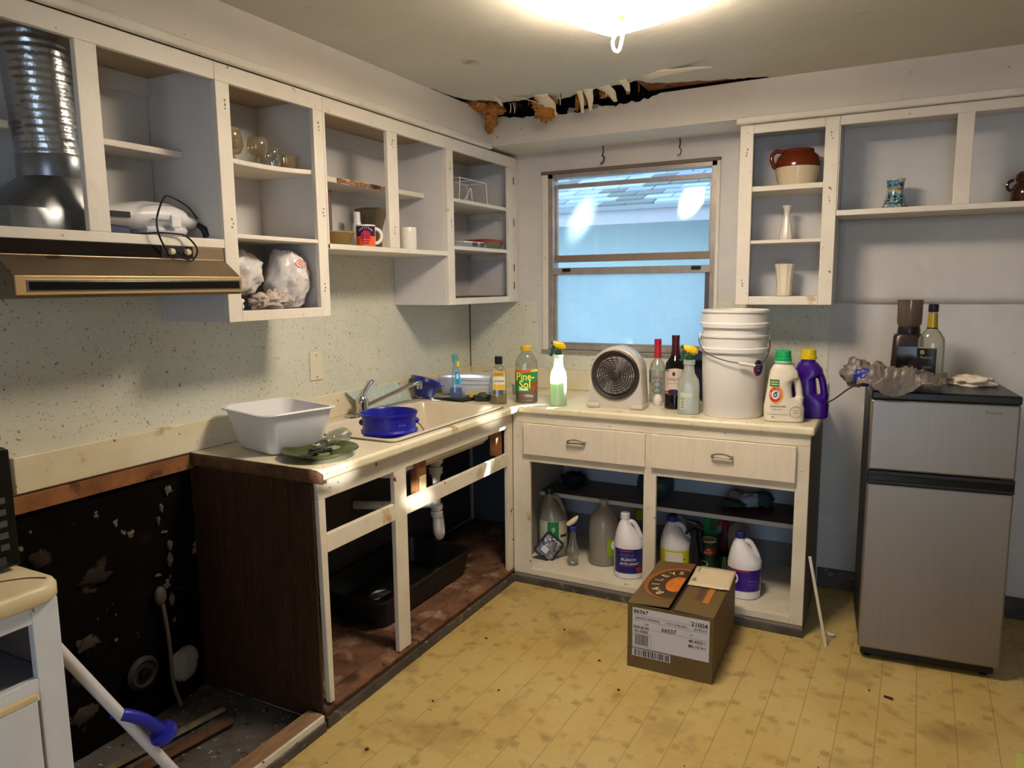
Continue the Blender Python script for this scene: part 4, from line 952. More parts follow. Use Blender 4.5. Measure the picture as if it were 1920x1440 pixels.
# dish tub
t = cthing('dish_tub', 'large white plastic dish tub on the counter end left of the sink', 'tub', .254, -1.818, rz=R(-15))
def rr2(hx, hy, r, z, wav=0): 
    o = rrect(0, 0, hx, hy, r, z, 8)
    return [(p[0], p[1], p[2]+wav*math.cos(2*math.atan2(p[1], p[0]))) for p in o]
mk('tub', B().loft([rr2(.120, .096, .03, 0), rr2(.130, .106, .035, .008), rr2(.164, .140, .05, .142, .004), rr2(.176, .150, .055, .146, .006), rr2(.178, .152, .056, .152, .006), rr2(.162, .138, .05, .152, .006), rr2(.124, .104, .035, .012), rr2(.05, .05, .03, .008)]), white, t)
mk('rim_lip', B().tube(rr2(.176, .150, .055, .149, .006), .004, 6, closed=True), white, t)
# green plate with shards
t = cthing('plate', 'dark green plate of broken shards overhanging the counter end', 'plate', .492, -1.868)
mk('plate', B().lathe([(.001, 0), (.07, 0), (.075, .004), (.115, .016), (.134, .026), (.132, .029), (.112, .020), (.07, .008), (.001, .007)], 40), mat('green_glaze', (74, 84, 30), .18, var=(54, 62, 20), vs=8), t)
shm = [plain(c, .4) for c in ((58, 58, 60), (104, 104, 104), (30, 30, 32), (140, 136, 124))]
for i in range(11):
    a = rnd.uniform(0, 2*PI); q = .075*math.sqrt(rnd.random()); x, y = .492+q*math.cos(a), -1.868+q*math.sin(a)
    pl = [(rnd.uniform(.014, .03)*math.cos(b+.3), rnd.uniform(.008, .02)*math.sin(b+.3)) for b in (0, 1.3, 2.6, 3.6, 5)]
    o = thing('shard', 'dark grey broken shard lying on the green plate', 'shard', (x, y, ZC+.011+.003*(i % 4)), rot=(rnd.uniform(-.2, .2), rnd.uniform(-.2, .2), rnd.uniform(0, 6)), group='broken shards on the green plate')
    mk('piece', B().prism(pl, 'z', 0, .003), shm[i % 4], o, smooth=False)
# glass bottle lying
t = thing('glass_bottle', 'clear glass bottle lying on its side beside the white dish tub', 'bottle', (.445, -1.735, ZC+.0325), rot=(0, 0, R(12)))
q = B().lathe([(.001, .0), (.030, .002), (.032, .01), (.032, .085), (.022, .105), (.016, .115), (.016, .135), (.019, .137), (.019, .145), (.014, .145), (.013, .11), (.028, .08), (.028, .01), (.001, .006)], 28)
mk('body', q.xf(Matrix.Rotation(PI/2, 4, 'X') @ Matrix.Translation((0, 0, -.07))), glass_pet, t)
t = thing('paper_scrap', 'crumpled white tissue scrap beside the lying glass bottle', 'paper', (.405, -1.79, ZC))
mk('paper', crumple((0, 0, .010), (.030, .022, .012), 4, .5, 3, 20, .0), paper, t, ang=70)
# blue bucket in the sink
t = cthing('bucket', 'cobalt blue plastic bucket standing in the sink', 'bucket', .520, -1.535, .7525)
t.location = (.462, -1.428, .7555); WL[t] = Vector(t.location)
mk('shell', B().lathe([(.001, 0), (.092, 0), (.096, .006), (.106, .158), (.113, .161), (.115, .172), (.111, .176), (.107, .180), (.110, .232), (.115, .235), (.116, .244), (.112, .246), (.107, .238), (.093, .012), (.001, .008)], 48), bluepl, t)
mk('bail', B().tube(bez([(.112, .0, .195), (.128, -.03, .185), (.144, -.05, .145), (.136, -.045, .11)], 6), .0022, 6), plain((110, 108, 112), .3, metal=.8), t)
for sx in (-1, 1): mk('ear', B().ball((sx*.111, 0, .205), (.010, .012, .012)), bluepl, t)
mk('lettering', text_flat(B(), 'ENCORE', .008, (.050, -.0985, .20), (.9, .42, 0), (0, 0, 1)), plain((120, 120, 190), .4), t, smooth=False)
# leaning glass board
t = thing('glass_board', 'frosted glass cutting board leaning on the backsplash behind the faucet', 'cutting board', (.06, -.95, .93))
gb = [(.030, -1.185, 1.020), (.030, -.800, 1.018), (.078, -.727, .9245), (.078, -1.095, .9245)]
gv = [(p[0]-.06, p[1]+.95, p[2]-.93) for p in gb]; gv2 = [(p[0]+.004, p[1], p[2]+.002) for p in gv]
mk('board', B().add(gv+gv2, [(0, 1, 2, 3), (7, 6, 5, 4), (0, 4, 5, 1), (1, 5, 6, 2), (2, 6, 7, 3), (3, 7, 4, 0)]), mat('pebbled_glass', (206, 220, 210), .08, alpha=.72, bump=.6, bs=90, specks=[(70, .6, .68, (240, 246, 240))]), t, smooth=False)
# blue bowl
t = thing('scoop_bowl', 'navy plastic bowl tipped against the backsplash beyond the faucet', 'bowl', (.088, -.650, ZC), rot=(R(-4), R(17), R(20)))
mk('bowl', B().lathe([(.001, .016), (.045, .016), (.048, .02), (.076, .098), (.088, .100), (.088, .106), (.073, .104), (.044, .024), (.001, .022)], 36), bluedk, t)
mk('hole', B().box(.075, .084, -.012, .012, .1062, .1068), plain((90, 92, 150), .4), t, smooth=False)
# white lidded tub
t = thing('storage_tub', 'white lidded plastic tub in the counter corner behind the blue soap', 'tub', (.204, -.372, ZC), rot=(0, 0, R(16)))
mk('tub', Body([(0, .130, .085, 5), (.004, .133, .088, 5), (.062, .140, .094, 5), (.063, .145, .099, 5), (.085, .147, .101, 5)], 48).mesh(), plain((214, 216, 228), .4), t)
mk('lid', Body([(.0855, .151, .105, 5), (.100, .152, .106, 5), (.106, .146, .100, 5), (.107, .06, .04, 4)], 48).mesh(), plain((216, 216, 224), .4), t)
mk('label_card', B().box(-.035, .01, -.0995, -.0985, .02, .05), plain((196, 198, 208), .5), t, smooth=False)
mk('label_print', B().box(-.030, -.012, -.0999, -.0994, .026, .044), plain((120, 124, 140), .5), t, smooth=False)
# mat, soap, sponge, dish, brush cup, mouthwash
t = thing('dish_mat', 'dark wet dish mat on the counter behind the sink', 'mat', (.25, -.565, ZC), rot=(0, 0, R(-12)))
mk('mat', B().grid(lambda u, v: ((u-.5)*.22, (v-.5)*.16, .004+.006*noise.noise(Vector((u*4, v*4, 2)))+.004), 14, 10), plain((40, 38, 26), .6), t, solid=.004)
t = cthing('soap_bottle', 'blue spray soap bottle with a teal top and a yellow highlight painted on the neck', 'bottle', .268, -.600, ZC)
sbd = Body([(0, .031, .024, 3), (.004, .033, .026, 3), (.05, .033, .026, 3), (.075, .027, .022, 2.6), (.10, .026, .021, 2.4), (.15, .019, .017, 2), (.175, .012, .012, 2), (.20, .011, .011, 2)], 32)
mk('body', sbd.mesh(), glassm('soap_plastic', (210, 228, 236), .08, dens=.25), t)
mk('blue_soap', Body([(.003, .0305, .0235, 3), (.05, .031, .024, 3), (.066, .028, .022, 2.8)], 32).mesh(), plain((10, 62, 150), .2), t)
mk('label', sbd.patch(-.004, .026, .085, .150), plain((40, 150, 190), .4), t); mk('label_swirl', sbd.disc(.008, .125, .006, .014, .0012), plain((220, 232, 240), .4), t)
mk('cap', B().lathe([(.013, .198), (.016, .20), (.016, .222), (.010, .228)], 20).box(-.020, .012, -.008, .008, .222, .238), plain((96, 156, 152), .4), t)
mk('neck_highlight', B().box(.006, .020, -.018, -.010, .175, .205), plain((232, 208, 40), .4), t, smooth=False, bevel=.003)  # yellow block paints the bright highlight on the bottle neck
t = cthing('sponge', 'yellow sponge on the counter behind the sink rim', 'sponge', .350, -.520, ZC)
mk('foam', B().box(-.045, .045, -.026, .026, 0, .036), mat('sponge_foam', (206, 184, 84), .95, bump=1, bs=90), t, smooth=False, bevel=.006)
t = cthing('soap_dish', 'small dark green dish holding a wire scrubber', 'dish', .404, -.563, ZC)
mk('dish', B().lathe([(.001, 0), (.038, 0), (.042, .004), (.050, .026), (.047, .026), (.038, .006), (.001, .005)], 30), plain((38, 48, 28), .3), t)
mk('wire', B().tube(arc((.005, 0, .03), .034, 0, PI, 14, 'xz', .018), .0035, 6), plain((190, 184, 170), .35), t)
sc = thing('scrubber', 'grey steel wool scrubber in the small green dish', 'scrubber', (.404, -.563, ZC+.0065))
mk('wool', crumple((0, 0, .017), (.026, .022, .017), 6, .4, 4, 22, .0), mat('steel_wool', (96, 92, 88), .6, metal=.3, bump=1, bs=120), sc, ang=70)
t = cthing('brush_cup', 'dark blue cup holding a white brush and a red handle', 'cup', .418, -.420, ZC)
mk('cup', B().lathe([(.001, 0), (.026, 0), (.030, .08), (.027, .08), (.024, .006), (.001, .005)], 24), plain((22, 40, 96), .3), t)
b2 = thing('dish_brush', 'white bristled dish brush standing in the dark blue cup', 'brush', (.418, -.420, ZC+.006), rot=(0, R(-10), 0))
mk('handle', B().tube([(0, 0, 0), (0, 0, .085)], .005, 8), white, b2); mk('bristles', crumple((0, 0, .112), (.016, .016, .032), 9, .4, 5, 20), plain((214, 224, 220), .7), b2, ang=70)
b3 = thing('toothbrush', 'red and white toothbrush leaning out of the dark blue cup', 'brush', (.424, -.424, ZC+.006), rot=(0, R(9), 0))
mk('handle', B().tube(bez([(0, 0, 0), (.004, 0, .08), (.0, 0, .13), (-.012, 0, .140)], 5), .004, 7), plain((176, 60, 64), .35), b3); mk('head', B().box(-.026, -.010, -.005, .005, .134, .146), plain((214, 200, 200), .5), b3, smooth=False)
t = cthing('mouthwash_bottle', 'mouthwash bottle with a black cap and gold liquid in the base', 'bottle', .527, -.612, ZC)
lb_ = Body([(0, .036, .024, 3.5), (.004, .039, .027, 3.5), (.055, .040, .028, 3.5), (.066, .036, .025, 3.2), (.125, .034, .024, 3.2), (.165, .036, .026, 3), (.182, .028, .022, 2.5), (.192, .017, .016, 2), (.200, .016, .016, 2)], 40)
mk('body', lb_.mesh(), glass_pet, t)
mk('liquid', Body([(.004, .036, .0245, 3.5), (.045, .037, .0255, 3.5)], 40).mesh(), glassm('gold_liquid', (206, 176, 84), .1, dens=.55), t)
mk('cap', B().lathe([(.019, .200), (.020, .202), (.0195, .235), (.017, .238)], 24), black, t)
mk('label', lb_.patch(-.030, .030, .072, .165), plain((226, 220, 200), .4), t)
mk('gold_panel', lb_.patch(-.027, .027, .140, .163, .0012), plain((206, 160, 30), .4), t); mk('gold_panel', lb_.patch(-.027, .027, .074, .100, .0012), plain((220, 176, 30), .4), t)
mk('lettering', lb_.text('LISTERINE', .0125, 0, .112, .0014, .95), ink, t, smooth=False); mk('lettering', lb_.text('Antiseptic', .009, 0, .148, .0018), plain((110, 70, 20), .5), t, smooth=False)
t = cthing('small_cup', 'small frosted white cup on the counter behind the mouthwash', 'cup', .455, -.27, ZC)
mk('cup', B().lathe([(.001, 0), (.024, 0), (.030, .05), (.027, .05), (.022, .004), (.001, .003)], 24), frost, t)
# pine cleaner
t = cthing('cleaner_bottle', 'clear yellow-capped cleaner bottle with a green label and red liquid', 'bottle', .628, -.505, ZC)
pb = Body([(0, .052, .040, 3), (.005, .056, .043, 3), (.09, .057, .044, 3), (.175, .057, .044, 3), (.21, .054, .042, 2.6), (.235, .040, .034, 2.2), (.254, .026, .025, 2), (.262, .024, .024, 2)], 44)
mk('body', pb.mesh(), glass_pet, t)
mk('red_liquid', Body([(.004, .0535, .0405, 3), (.07, .0545, .0415, 3)], 44).mesh(), glassm('red_liquid', (150, 50, 26), .08, dens=.75), t)
mk('cap', B().lathe([(.027, .262), (.028, .264), (.028, .283), (.024, .287)], 28), plain((226, 178, 36), .4), t)
mk('label', pb.patch(-.055, .055, .058, .168), plain((30, 124, 58), .35), t)
mk('label_band', pb.patch(-.055, .022, .154, .168, .0012), plain((206, 90, 36), .4), t); mk('label_band', pb.patch(.022, .055, .158, .168, .0012), plain((214, 196, 50), .4), t)
mk('brown_corner', pb.patch(.018, .055, .058, .108, .0012), mat('pine_cone_print', (104, 44, 24), .5, var=(150, 84, 50), vs=60), t)
mk('brown_corner', pb.patch(-.055, -.04, .118, .150, .0012), plain((96, 60, 34), .5), t)
tb = B(); pb.text('Pine-', .056, -.006, .116, .002, .78, tb); pb.text('Sol', .056, -.008, .076, .002, .84, tb); mk('lettering', tb, plain((236, 222, 60), .4), t, smooth=False)
mk('white_strip', pb.patch(-.036, .008, .064, .074, .0014), plain((206, 220, 200), .5), t)
# spray bottles
def sprayer(t, z, cb, ct_, dirx=1):
    """trigger head: collar, body, nozzle and lever; nozzle towards local -x*dirx"""
    mk('collar', B().lathe([(.017, z), (.018, z+.002), (.016, z+.020), (.010, z+.024)], 20), cb, t)
    hd_ = B().loft([[(dirx*(x+.4*(w_)*math.cos(2*PI*j/16)*0), w_*math.cos(2*PI*j/16), zz+h_*math.sin(2*PI*j/16)) for j in range(16)] for x, w_, zz, h_ in ((.036, .004, z+.034, .006), (.030, .009, z+.040, .014), (.008, .013, z+.044, .020), (-.012, .012, z+.050, .017), (-.026, .009, z+.058, .011))])
    mk('trigger_head', hd_, ct_, t)
    mk('nozzle', B().tube([(-.026*dirx, 0, z+.058), (-.036*dirx, 0, z+.060)], .008, 12), cb, t)
    mk('trigger', B().tube(bez([(-.018*dirx, 0, z+.046), (-.026*dirx, 0, z+.030), (-.030*dirx, 0, z+.010), (-.040*dirx, 0, z-.006)], 5), .005, 8, flat=1.6), cb, t)
yel = plain((236, 196, 20), .35); grn = plain((18, 74, 42), .35)
t = cthing('spray_bottle', 'spray bottle of pale green liquid with a yellow trigger, left of the fan', 'bottle', .818, -.535, ZC)
s1 = Body([(0, .036, .034, 2.6), (.004, .040, .038, 2.6), (.135, .0405, .0385, 2.6), (.165, .036, .034, 2.4), (.19, .024, .023, 2.1), (.232, .020, .020, 2), (.236, .023, .023, 2), (.248, .023, .023, 2), (.250, .016, .016, 2)], 36)
mk('body', s1.mesh(), frost, t)
mk('green_liquid', Body([(.004, .0375, .0355, 2.6), (.112, .038, .036, 2.6)], 36).mesh(), glassm('green_liquid', (176, 214, 136), .15, dens=.7), t)
gm = B()
for i in range(7): gm.add(*[(s1.patch(.012, .022 if i % 2 else .026, .03+.014*i, .0312+.014*i, .0009, 3, 1).v), [(0, 1, 5, 4), (1, 2, 6, 5), (2, 3, 7, 6)]])
mk('level_marks', gm, plain((120, 150, 130), .6), t, smooth=False)['kind'] = 'stuff'
sprayer(t, .250, grn, yel)
t = cthing('spray_bottle', 'nearly clear spray bottle with a yellow trigger, against the white pails', 'bottle', 1.450, -.506, ZC)
s2 = Body([(0, .044, .032, 4), (.004, .048, .036, 4), (.125, .048, .036, 4), (.155, .044, .033, 3.5), (.185, .026, .024, 2.4), (.222, .022, .022, 2), (.226, .027, .027, 2), (.244, .026, .026, 2), (.246, .016, .016, 2)], 36)
mk('body', s2.mesh(), frost, t)
mk('label', s2.patch(-.035, .016, .078, .100), plain((196, 200, 176), .5), t); mk('barcode_card', s2.patch(-.036, -.012, .024, .066), plain((196, 200, 176), .5), t)
bcd = B()
for i in range(4): bcd.add(*[(lambda q: (q.v, q.f))(s2.patch(-.032, -.018, .030+.009*i, .034+.009*i, .0013, 2, 1))][0])
mk('barcode', bcd, plain((110, 116, 104), .5), t, smooth=False)['kind'] = 'stuff'
sprayer(t, .246, grn, yel)
# fan
t = cthing('fan', 'grey box fan with a dark round grille on the window counter', 'fan', 1.098, -.455, ZC, rz=face(1.098, -.455)-R(16))
def arch(s_, hw, zt, y, zb=.0):
    o = []; r = hw
    for i in range(25):
        a = PI*i/24; o.append((r*s_*math.cos(a), y, zt-r+r*s_*math.sin(a)))
    return [(hw*s_+.012, y, zb), ]+o+[(-hw*s_-.012, y, zb)]
greyp = plain((196, 186, 174), .35)
mk('housing', B().loft([arch(.90, .125, .294, -.055), arch(.97, .125, .294, -.050), arch(1.0, .125, .294, -.036), arch(1.0, .125, .294, .05), arch(.93, .125, .294, .062)]), greyp, t, ang=50)
for sx in (-1, 1): mk('foot', B().box(sx*.108-.03, sx*.108+.03, -.072, .06, 0, .022), greyp, t, smooth=False, bevel=.008)
dk = plain((52, 42, 40), .4)
ZF = .160
def ring(b, r, y, w, n=48): return b.tube([(r*math.cos(2*PI*j/n), y, ZF+r*math.sin(2*PI*j/n)) for j in range(n)], w, 6, closed=True)
bz = B().loft([[(r*math.cos(2*PI*j/48), y, ZF+r*math.sin(2*PI*j/48)) for j in range(48)] for r, y in ((.118, -.056), (.118, -.064), (.112, -.068), (.094, -.060), (.090, -.050), (.090, -.045))], False, False)
mk('bezel', bz, dk, t)
mk('grille_back', B().loft([[(r*math.cos(2*PI*j/48), y, ZF+r*math.sin(2*PI*j/48)) for j in range(48)] for r, y in ((.094, -.0562), (.092, -.0562), (.002, -.0562))], False, True), plain((206, 196, 180), .6), t)
for i in range(6): mk('grille_ring', ring(B(), .032+.0115*i, -.068+.0001*i, .0031), dk, t)
sp = B()
for k in range(20):
    a = 2*PI*k/20; sp.tube([(.022*math.cos(a), -.066, ZF+.022*math.sin(a)), (.060*math.cos(a+.35), -.066, ZF+.060*math.sin(a+.35)), (.094*math.cos(a+.55), -.063, ZF+.094*math.sin(a+.55))], .0022, 5)
mk('grille_spokes', sp, dk, t)['kind'] = 'stuff'
mk('hub', B().lathe([(.026, 0), (.026, .006), (.022, .009), (.001, .010)], 28).xf(Matrix.Translation((0, -.062, ZF)) @ Matrix.Rotation(PI/2, 4, 'X')), dk, t)
# vodka and wine
t = cthing('spirit_bottle', 'clear spirit bottle with a red neck between the fan and the wine', 'bottle', 1.232, -.255, ZC)
v1 = Body([(0, .036, .036, 2), (.004, .040, .040, 2), (.165, .040, .040, 2), (.195, .034, .034, 2), (.215, .018, .018, 2), (.235, .0155, .0155, 2), (.29, .015, .015, 2)], 36)
mk('body', v1.mesh(), glass, t); mk('neck_wrap', v1.band(.225, .291, .001), plain((190, 36, 46), .3), t); mk('cap', B().lathe([(.0175, .288), (.0175, .314), (.015, .317)], 24), plain((176, 24, 44), .3), t)
mk('label', v1.patch(-.034, .034, .045, .165), glassm('printed_glass', (214, 220, 208), .1, dens=.45), t)
tb = B(); v1.text('AKo', .026, 0, .12, .0016, 1, tb); mk('lettering', tb, plain((180, 50, 50), .4), t, smooth=False)
for z in (.095, .065): mk('label_oval', v1.disc(0, z, .024, .015, .0014, r0=.82), plain((60, 84, 90), .4), t)
mk('blue_edge', v1.patch(-.039, -.030, .10, .165, .0013), plain((36, 70, 120), .4), t)
t = cthing('wine_bottle', 'large dark wine bottle with a pale label beside the spirit bottle', 'bottle', 1.355, -.385, ZC)
v2 = Body([(0, .044, .044, 2), (.004, .048, .048, 2), (.185, .048, .048, 2), (.215, .044, .044, 2), (.245, .026, .026, 2), (.265, .017, .017, 2), (.335, .0165, .0165, 2), (.336, .018, .018, 2), (.345, .018, .018, 2)], 40)
mk('body', v2.mesh(), plain((14, 8, 10), .06), t); mk('neck_foil', v2.band(.255, .346, .001), plain((66, 12, 30), .25), t)
mk('label', v2.patch(-.046, .046, .085, .178), plain((204, 184, 172), .5), t); mk('label_arch', v2.disc(0, .176, .044, .018, .0009), plain((204, 184, 172), .5), t)
mk('label_emblem', v2.disc(-.006, .168, .007, .010, .0016), plain((60, 50, 30), .5), t)
tb = B(); v2.text('Living Cell', .018, 0, .138, .0016, .9, tb); mk('lettering', tb, plain((110, 90, 86), .5), t, smooth=False)
mk('label_rule', v2.patch(-.036, .036, .122, .1232, .0012), plain((120, 104, 98), .5), t)
mk('label_band', v2.patch(-.047, .047, .068, .085), plain((150, 34, 44), .4), t); mk('label_stripe', v2.patch(-.047, .047, .075, .079, .0013), plain((214, 180, 170), .4), t); mk('label_shield', v2.disc(-.006, .083, .026, .013, .0018), plain((30, 36, 62), .4), t)
t = thing('knob', 'small white plastic knob on the counter beside the wine bottle', 'knob', (1.262, -.345, ZC))
mk('body', B().lathe([(.016, 0), (.022, .01), (.024, .03), (.014, .05), (.002, .056)], 20), plain((224, 212, 200), .4), t)
t = thing('cap_hat', 'navy cap propped against the wall behind the wine bottle', 'hat', (1.47, -.115, ZC))
mk('crown', crumple((0, 0, .135), (.115, .075, .135), 5, .12, 1.5, 36, 0), plain((20, 22, 44), .7), t, ang=70)
mk('brim', B().grid(lambda u, v: (-.11+.20*u, -.07-.05*math.sin(PI*u)*v, .215+.035*math.sin(PI*u)*(1-.4*v)-.02*v), 16, 5), plain((16, 18, 36), .7), t, solid=.004)
# pails
def pail(name, label, z, seal, vis):
    t = cthing(name, label, 'bucket', 1.633, -.446, z, group=None)
    prf = [(.001, 0), (.124, 0), (.128, .006), (.136, .255), (.136, .285), (.147, .288), (.148, .305), (.141, .309), (.141, .350), (.147, .354), (.147, .362), (.140, .364), (.136, .355), (.125, .01), (.001, .006)]
    mk('shell', B().lathe(prf, 56), pail_m, t)
    return t
t = pail('pail', 'lower white plastic pail of the nested pair, with wire bail and blue sticker', ZC, 0, 0)
wire = plain((120, 112, 106), .3, metal=.9)
mk('bail', B().tube(bez([(-.149, 0, .35), (-.150, -.03, .33), (-.12, -.098, .288), (-.05, -.150, .262), (.02, -.158, .248), (.09, -.138, .236), (.125, -.10, .25), (.150, -.02, .30), (.149, 0, .35)], 7), .0023, 6), wire, t)
mk('grip', B().tube([(.022, -.160, .2475), (.088, -.140, .2375)], .0075, 12), plain((226, 220, 214), .4), t)
for sx in (-1, 1): mk('ear', B().ball((sx*.146, 0, .35), (.008, .02, .02)), pail_m, t)
pbd = Body([(0, .128, .128, 2), (.285, .136, .136, 2)], 60)
mk('sticker', pbd.disc(.102, .222, .020, .036, .0012), plain((150, 50, 44), .4), t); mk('sticker_centre', pbd.disc(.104, .224, .0155, .029, .0018), plain((24, 32, 84), .4), t)
tb = B()
for i, s_ in enumerate(('HEAVY', 'DUTY', 'PAIL')): pbd.text(s_, .009, .103, .232-.012*i, .0024, .8, tb)
mk('sticker_lettering', tb, plain((150, 170, 214), .4), t, smooth=False)
t2 = pail('pail', 'upper white plastic pail nested inside the wire-handled pail', ZC+.108, 0, 0)
# detergents
def jugbody(t, body_m, cap_m, collar_m, sc=1.0, capH=.045):
    Bd = Body([(0, .074*sc, .036*sc, 3.4, 0), (.006*sc, .080*sc, .042*sc, 3.4, 0), (.060*sc, .082*sc, .046*sc, 3.2, 0), (.085*sc, .076*sc, .046*sc, 3, -.003*sc), (.105*sc, .054*sc, .044*sc, 2.8, -.022*sc), (.170*sc, .046*sc, .042*sc, 2.6, -.022*sc), (.190*sc, .060*sc, .041*sc, 2.6, -.005*sc), (.215*sc, .055*sc, .038*sc, 2.4, -.006*sc), (.238*sc, .040*sc, .034*sc, 2.1, -.010*sc), (.246*sc, .030*sc, .030*sc, 2, -.010*sc), (.252*sc, .030*sc, .030*sc, 2, -.010*sc)], 44)
    mk('body', Bd.mesh(), body_m, t)
    mk('handle', B().tube(bez([(.020*sc, 0, .200*sc), (.036*sc, 0, .192*sc), (.048*sc, 0, .172*sc), (.056*sc, 0, .140*sc), (.060*sc, 0, .105*sc), (.056*sc, 0, .070*sc)], 6), [.026*sc]*4+[.0185*sc]*20+[.024*sc]*7, 14, flat=.8), body_m, t)
    if collar_m: mk('collar', B().lathe([(.034*sc, .2505*sc), (.035*sc, .252*sc), (.034*sc, .262*sc)], 28, (-.010*sc, 0, 0)), collar_m, t)
    mk('cap', B().lathe([(.034*sc, .256*sc), (.0345*sc, .268*sc), (.032*sc, .270*sc), (.0305*sc, .256*sc+capH), (.026*sc, .259*sc+capH), (.001, .259*sc+capH)], 32, (-.010*sc, 0, 0)), cap_m, t)
    return Bd
t = cthing('detergent_jug', 'white detergent jug with a green cap and round red emblem label', 'bottle', 1.862, -.520, ZC, rz=face(1.862, -.52)+R(4))
D = jugbody(t, plain((222, 210, 192), .3), plain((20, 158, 88), .35), plain((140, 206, 160), .4), 1.0)
mk('label_orange', D.disc(-.034, .118, .028, .040, .0011), plain((232, 160, 60), .4), t)
mk('label_green', D.patch(-.060, -.024, .152, .182, .0014), plain((56, 106, 44), .4), t)
mk('emblem_ring', D.disc(-.038, .118, .024, .031, .0018), plain((190, 44, 36), .4), t); mk('emblem_white', D.disc(-.038, .118, .0145, .019, .0024), plain((232, 224, 216), .4), t)
mk('emblem_arm', D.disc(-.038, .117, .008, .010, .003, r0=.45), plain((60, 50, 50), .4), t); mk('emblem_hammer', D.patch(-.040, -.030, .126, .131, .0032), plain((40, 36, 40), .4), t)
for z in (.160, .170): mk('label_line', D.patch(-.056, -.028, z, z+.004, .002), plain((190, 214, 170), .4), t)
tb = B()
for i, ch in enumerate('ARM & HAMMER'):
    a = R(205-230*i/11); tv, tf = text_geo(ch); V = []
    for px_, py_ in tv:
        rr_ = .0165+py_*.007; ang_ = a-px_*.0075/.0185; z = .118+rr_*1.3*math.sin(ang_); q = D.at(z); V.append(D.p(q, D.xa(q, -.038+rr_*math.cos(ang_)), .0024))
    tb.add(V, tf)
mk('ring_lettering', tb, plain((240, 226, 206), .4), t, smooth=False)
tb = B(); D.text('Sensitive Skin', .0125, -.026, .066, .0016, .9, tb); D.text('FREE & CLEAR', .0065, -.030, .054, .0016, .9, tb); D.text('50', .011, -.045, .018, .0016, 1, tb)
tb2 = B(); D.text('free &', .009, .044, .050, .0016, .9, tb2); D.text('clear', .009, .044, .040, .0016, .9, tb2)
mk('lettering', tb, plain((96, 104, 84), .5), t, smooth=False); mk('lettering', tb2, plain((140, 136, 130), .5), t, smooth=False)
mk('label_circle', D.disc(.044, .046, .024, .025, .0014, r0=.93), plain((120, 110, 104), .5), t); mk('label_rule', D.patch(-.068, .024, .034, .0352, .0014), plain((90, 84, 80), .5), t)
t = cthing('detergent_jug', 'deep purple detergent jug with a yellow cap behind the white jug', 'bottle', 1.948, -.375, ZC, rz=face(1.948, -.375)-R(8))
WL[t]
jugbody(t, plain((58, 14, 124), .25), plain((214, 186, 20), .35), None, 1.0, .040)
t = thing('power_cord', 'thin dark cord stretched from the counter up to the fridge top', 'cord', (2.05, -.42, 1.0))
mk('cord', B().tube(bez([(-.095, .10, -.075), (-.06, .03, -.035), (.0, .0, .005), (.06, -.03, .06), (.13, -.11, .108)], 6), .003, 7), plain((44, 36, 34), .5), t)

# ================================================================== IN THE DRAWER BASE CABINET
ZS = .0815
def jug(label, x, y, z, body_m, cap_m, r=.072, H=.27, lab=None, rz=0, name='bleach_jug', grp=None):
    t = cthing(name, label, 'bottle', x, y, z, rz=face(x, y)+rz)
    k = r/.072; h = H/.27
    Bd = Body([(0, .066*k, .066*k, 2.3), (.005*h, .071*k, .071*k, 2.3), (.145*h, .072*k, .072*k, 2.3), (.165*h, .069*k, .069*k, 2.2), (.200*h, .048*k, .055*k, 2.1, -.014*k), (.235*h, .028*k, .032*k, 2, -.022*k), (.250*h, .021*k, .021*k, 2, -.020*k), (.258*h, .021*k, .021*k, 2, -.020*k)], 44)
    mk('body', Bd.mesh(), body_m, t)
    mk('handle', B().tube(bez([(-.008*k, 0, .243*h), (.020*k, 0, .238*h), (.042*k, 0, .205*h), (.056*k, 0, .170*h), (.056*k, 0, .145*h)], 6), [.012*k]*8+[.0115*k]*12+[.016*k]*5, 12), body_m, t)
    if cap_m: mk('cap', B().lathe([(.0225*k, .256*h), (.023*k, .259*h), (.022*k, .280*h), (.019*k, .283*h)], 24, (-.020*k, 0, 0)), cap_m, t)
    return t, Bd
wj = plain((226, 220, 222), .35)
t, Bd = jug('translucent jug with a green label at the left end of the under-counter shelf', .712, -.365, ZS, milk, plain((18, 50, 44), .4), .074, .345)
mk('contents', Body([(.006, .071, .071, 2.3), (.170, .071, .071, 2.3)], 40).mesh(), plain((196, 190, 186), .5), t)
mk('label', Bd.band(.05, .195, .0012), plain((190, 188, 160), .5), t); mk('label_panel', Bd.patch(-.030, .028, .052, .193, .0024), plain((24, 116, 64), .5), t); mk('lettering', Bd.text('9', .04, .0, .135, .003), plain((170, 214, 180), .5), t, smooth=False); mk('label_bar', Bd.patch(.036, .066, .110, .124, .0026), plain((30, 40, 30), .5), t)
t = thing('foil_pouch', 'crumpled silver and black foil pouch leaning on the green-labelled jug', 'pouch', (.690, -.500, ZS+.002), rot=(R(-14), R(38), R(18)))
mk('pouch', B().grid(lambda u, v: ((u-.5)*.10, -.012*math.sin(PI*u)*math.sin(PI*v)+.006*noise.noise(Vector((u*6, v*6, 2))), .03+.11*v), 18, 18), mat('foil_pouch_film', (160, 160, 166), .25, metal=.8, var=(110, 110, 116), vs=30, bump=.8, bs=50), t, solid=.004, ang=70)
mk('black_border', B().box(-.058, -.050, -.004, .004, .026, .142).box(.050, .058, -.004, .004, .026, .142).box(-.05, .05, -.004, .004, .140, .150).box(-.05, .05, -.004, .004, .020, .031), black, t, smooth=False, bevel=.002)
mk('print_panel', B().box(-.030, .006, -.020, -.016, .05, .08), plain((200, 200, 204), .4), t, smooth=False, bevel=.001)
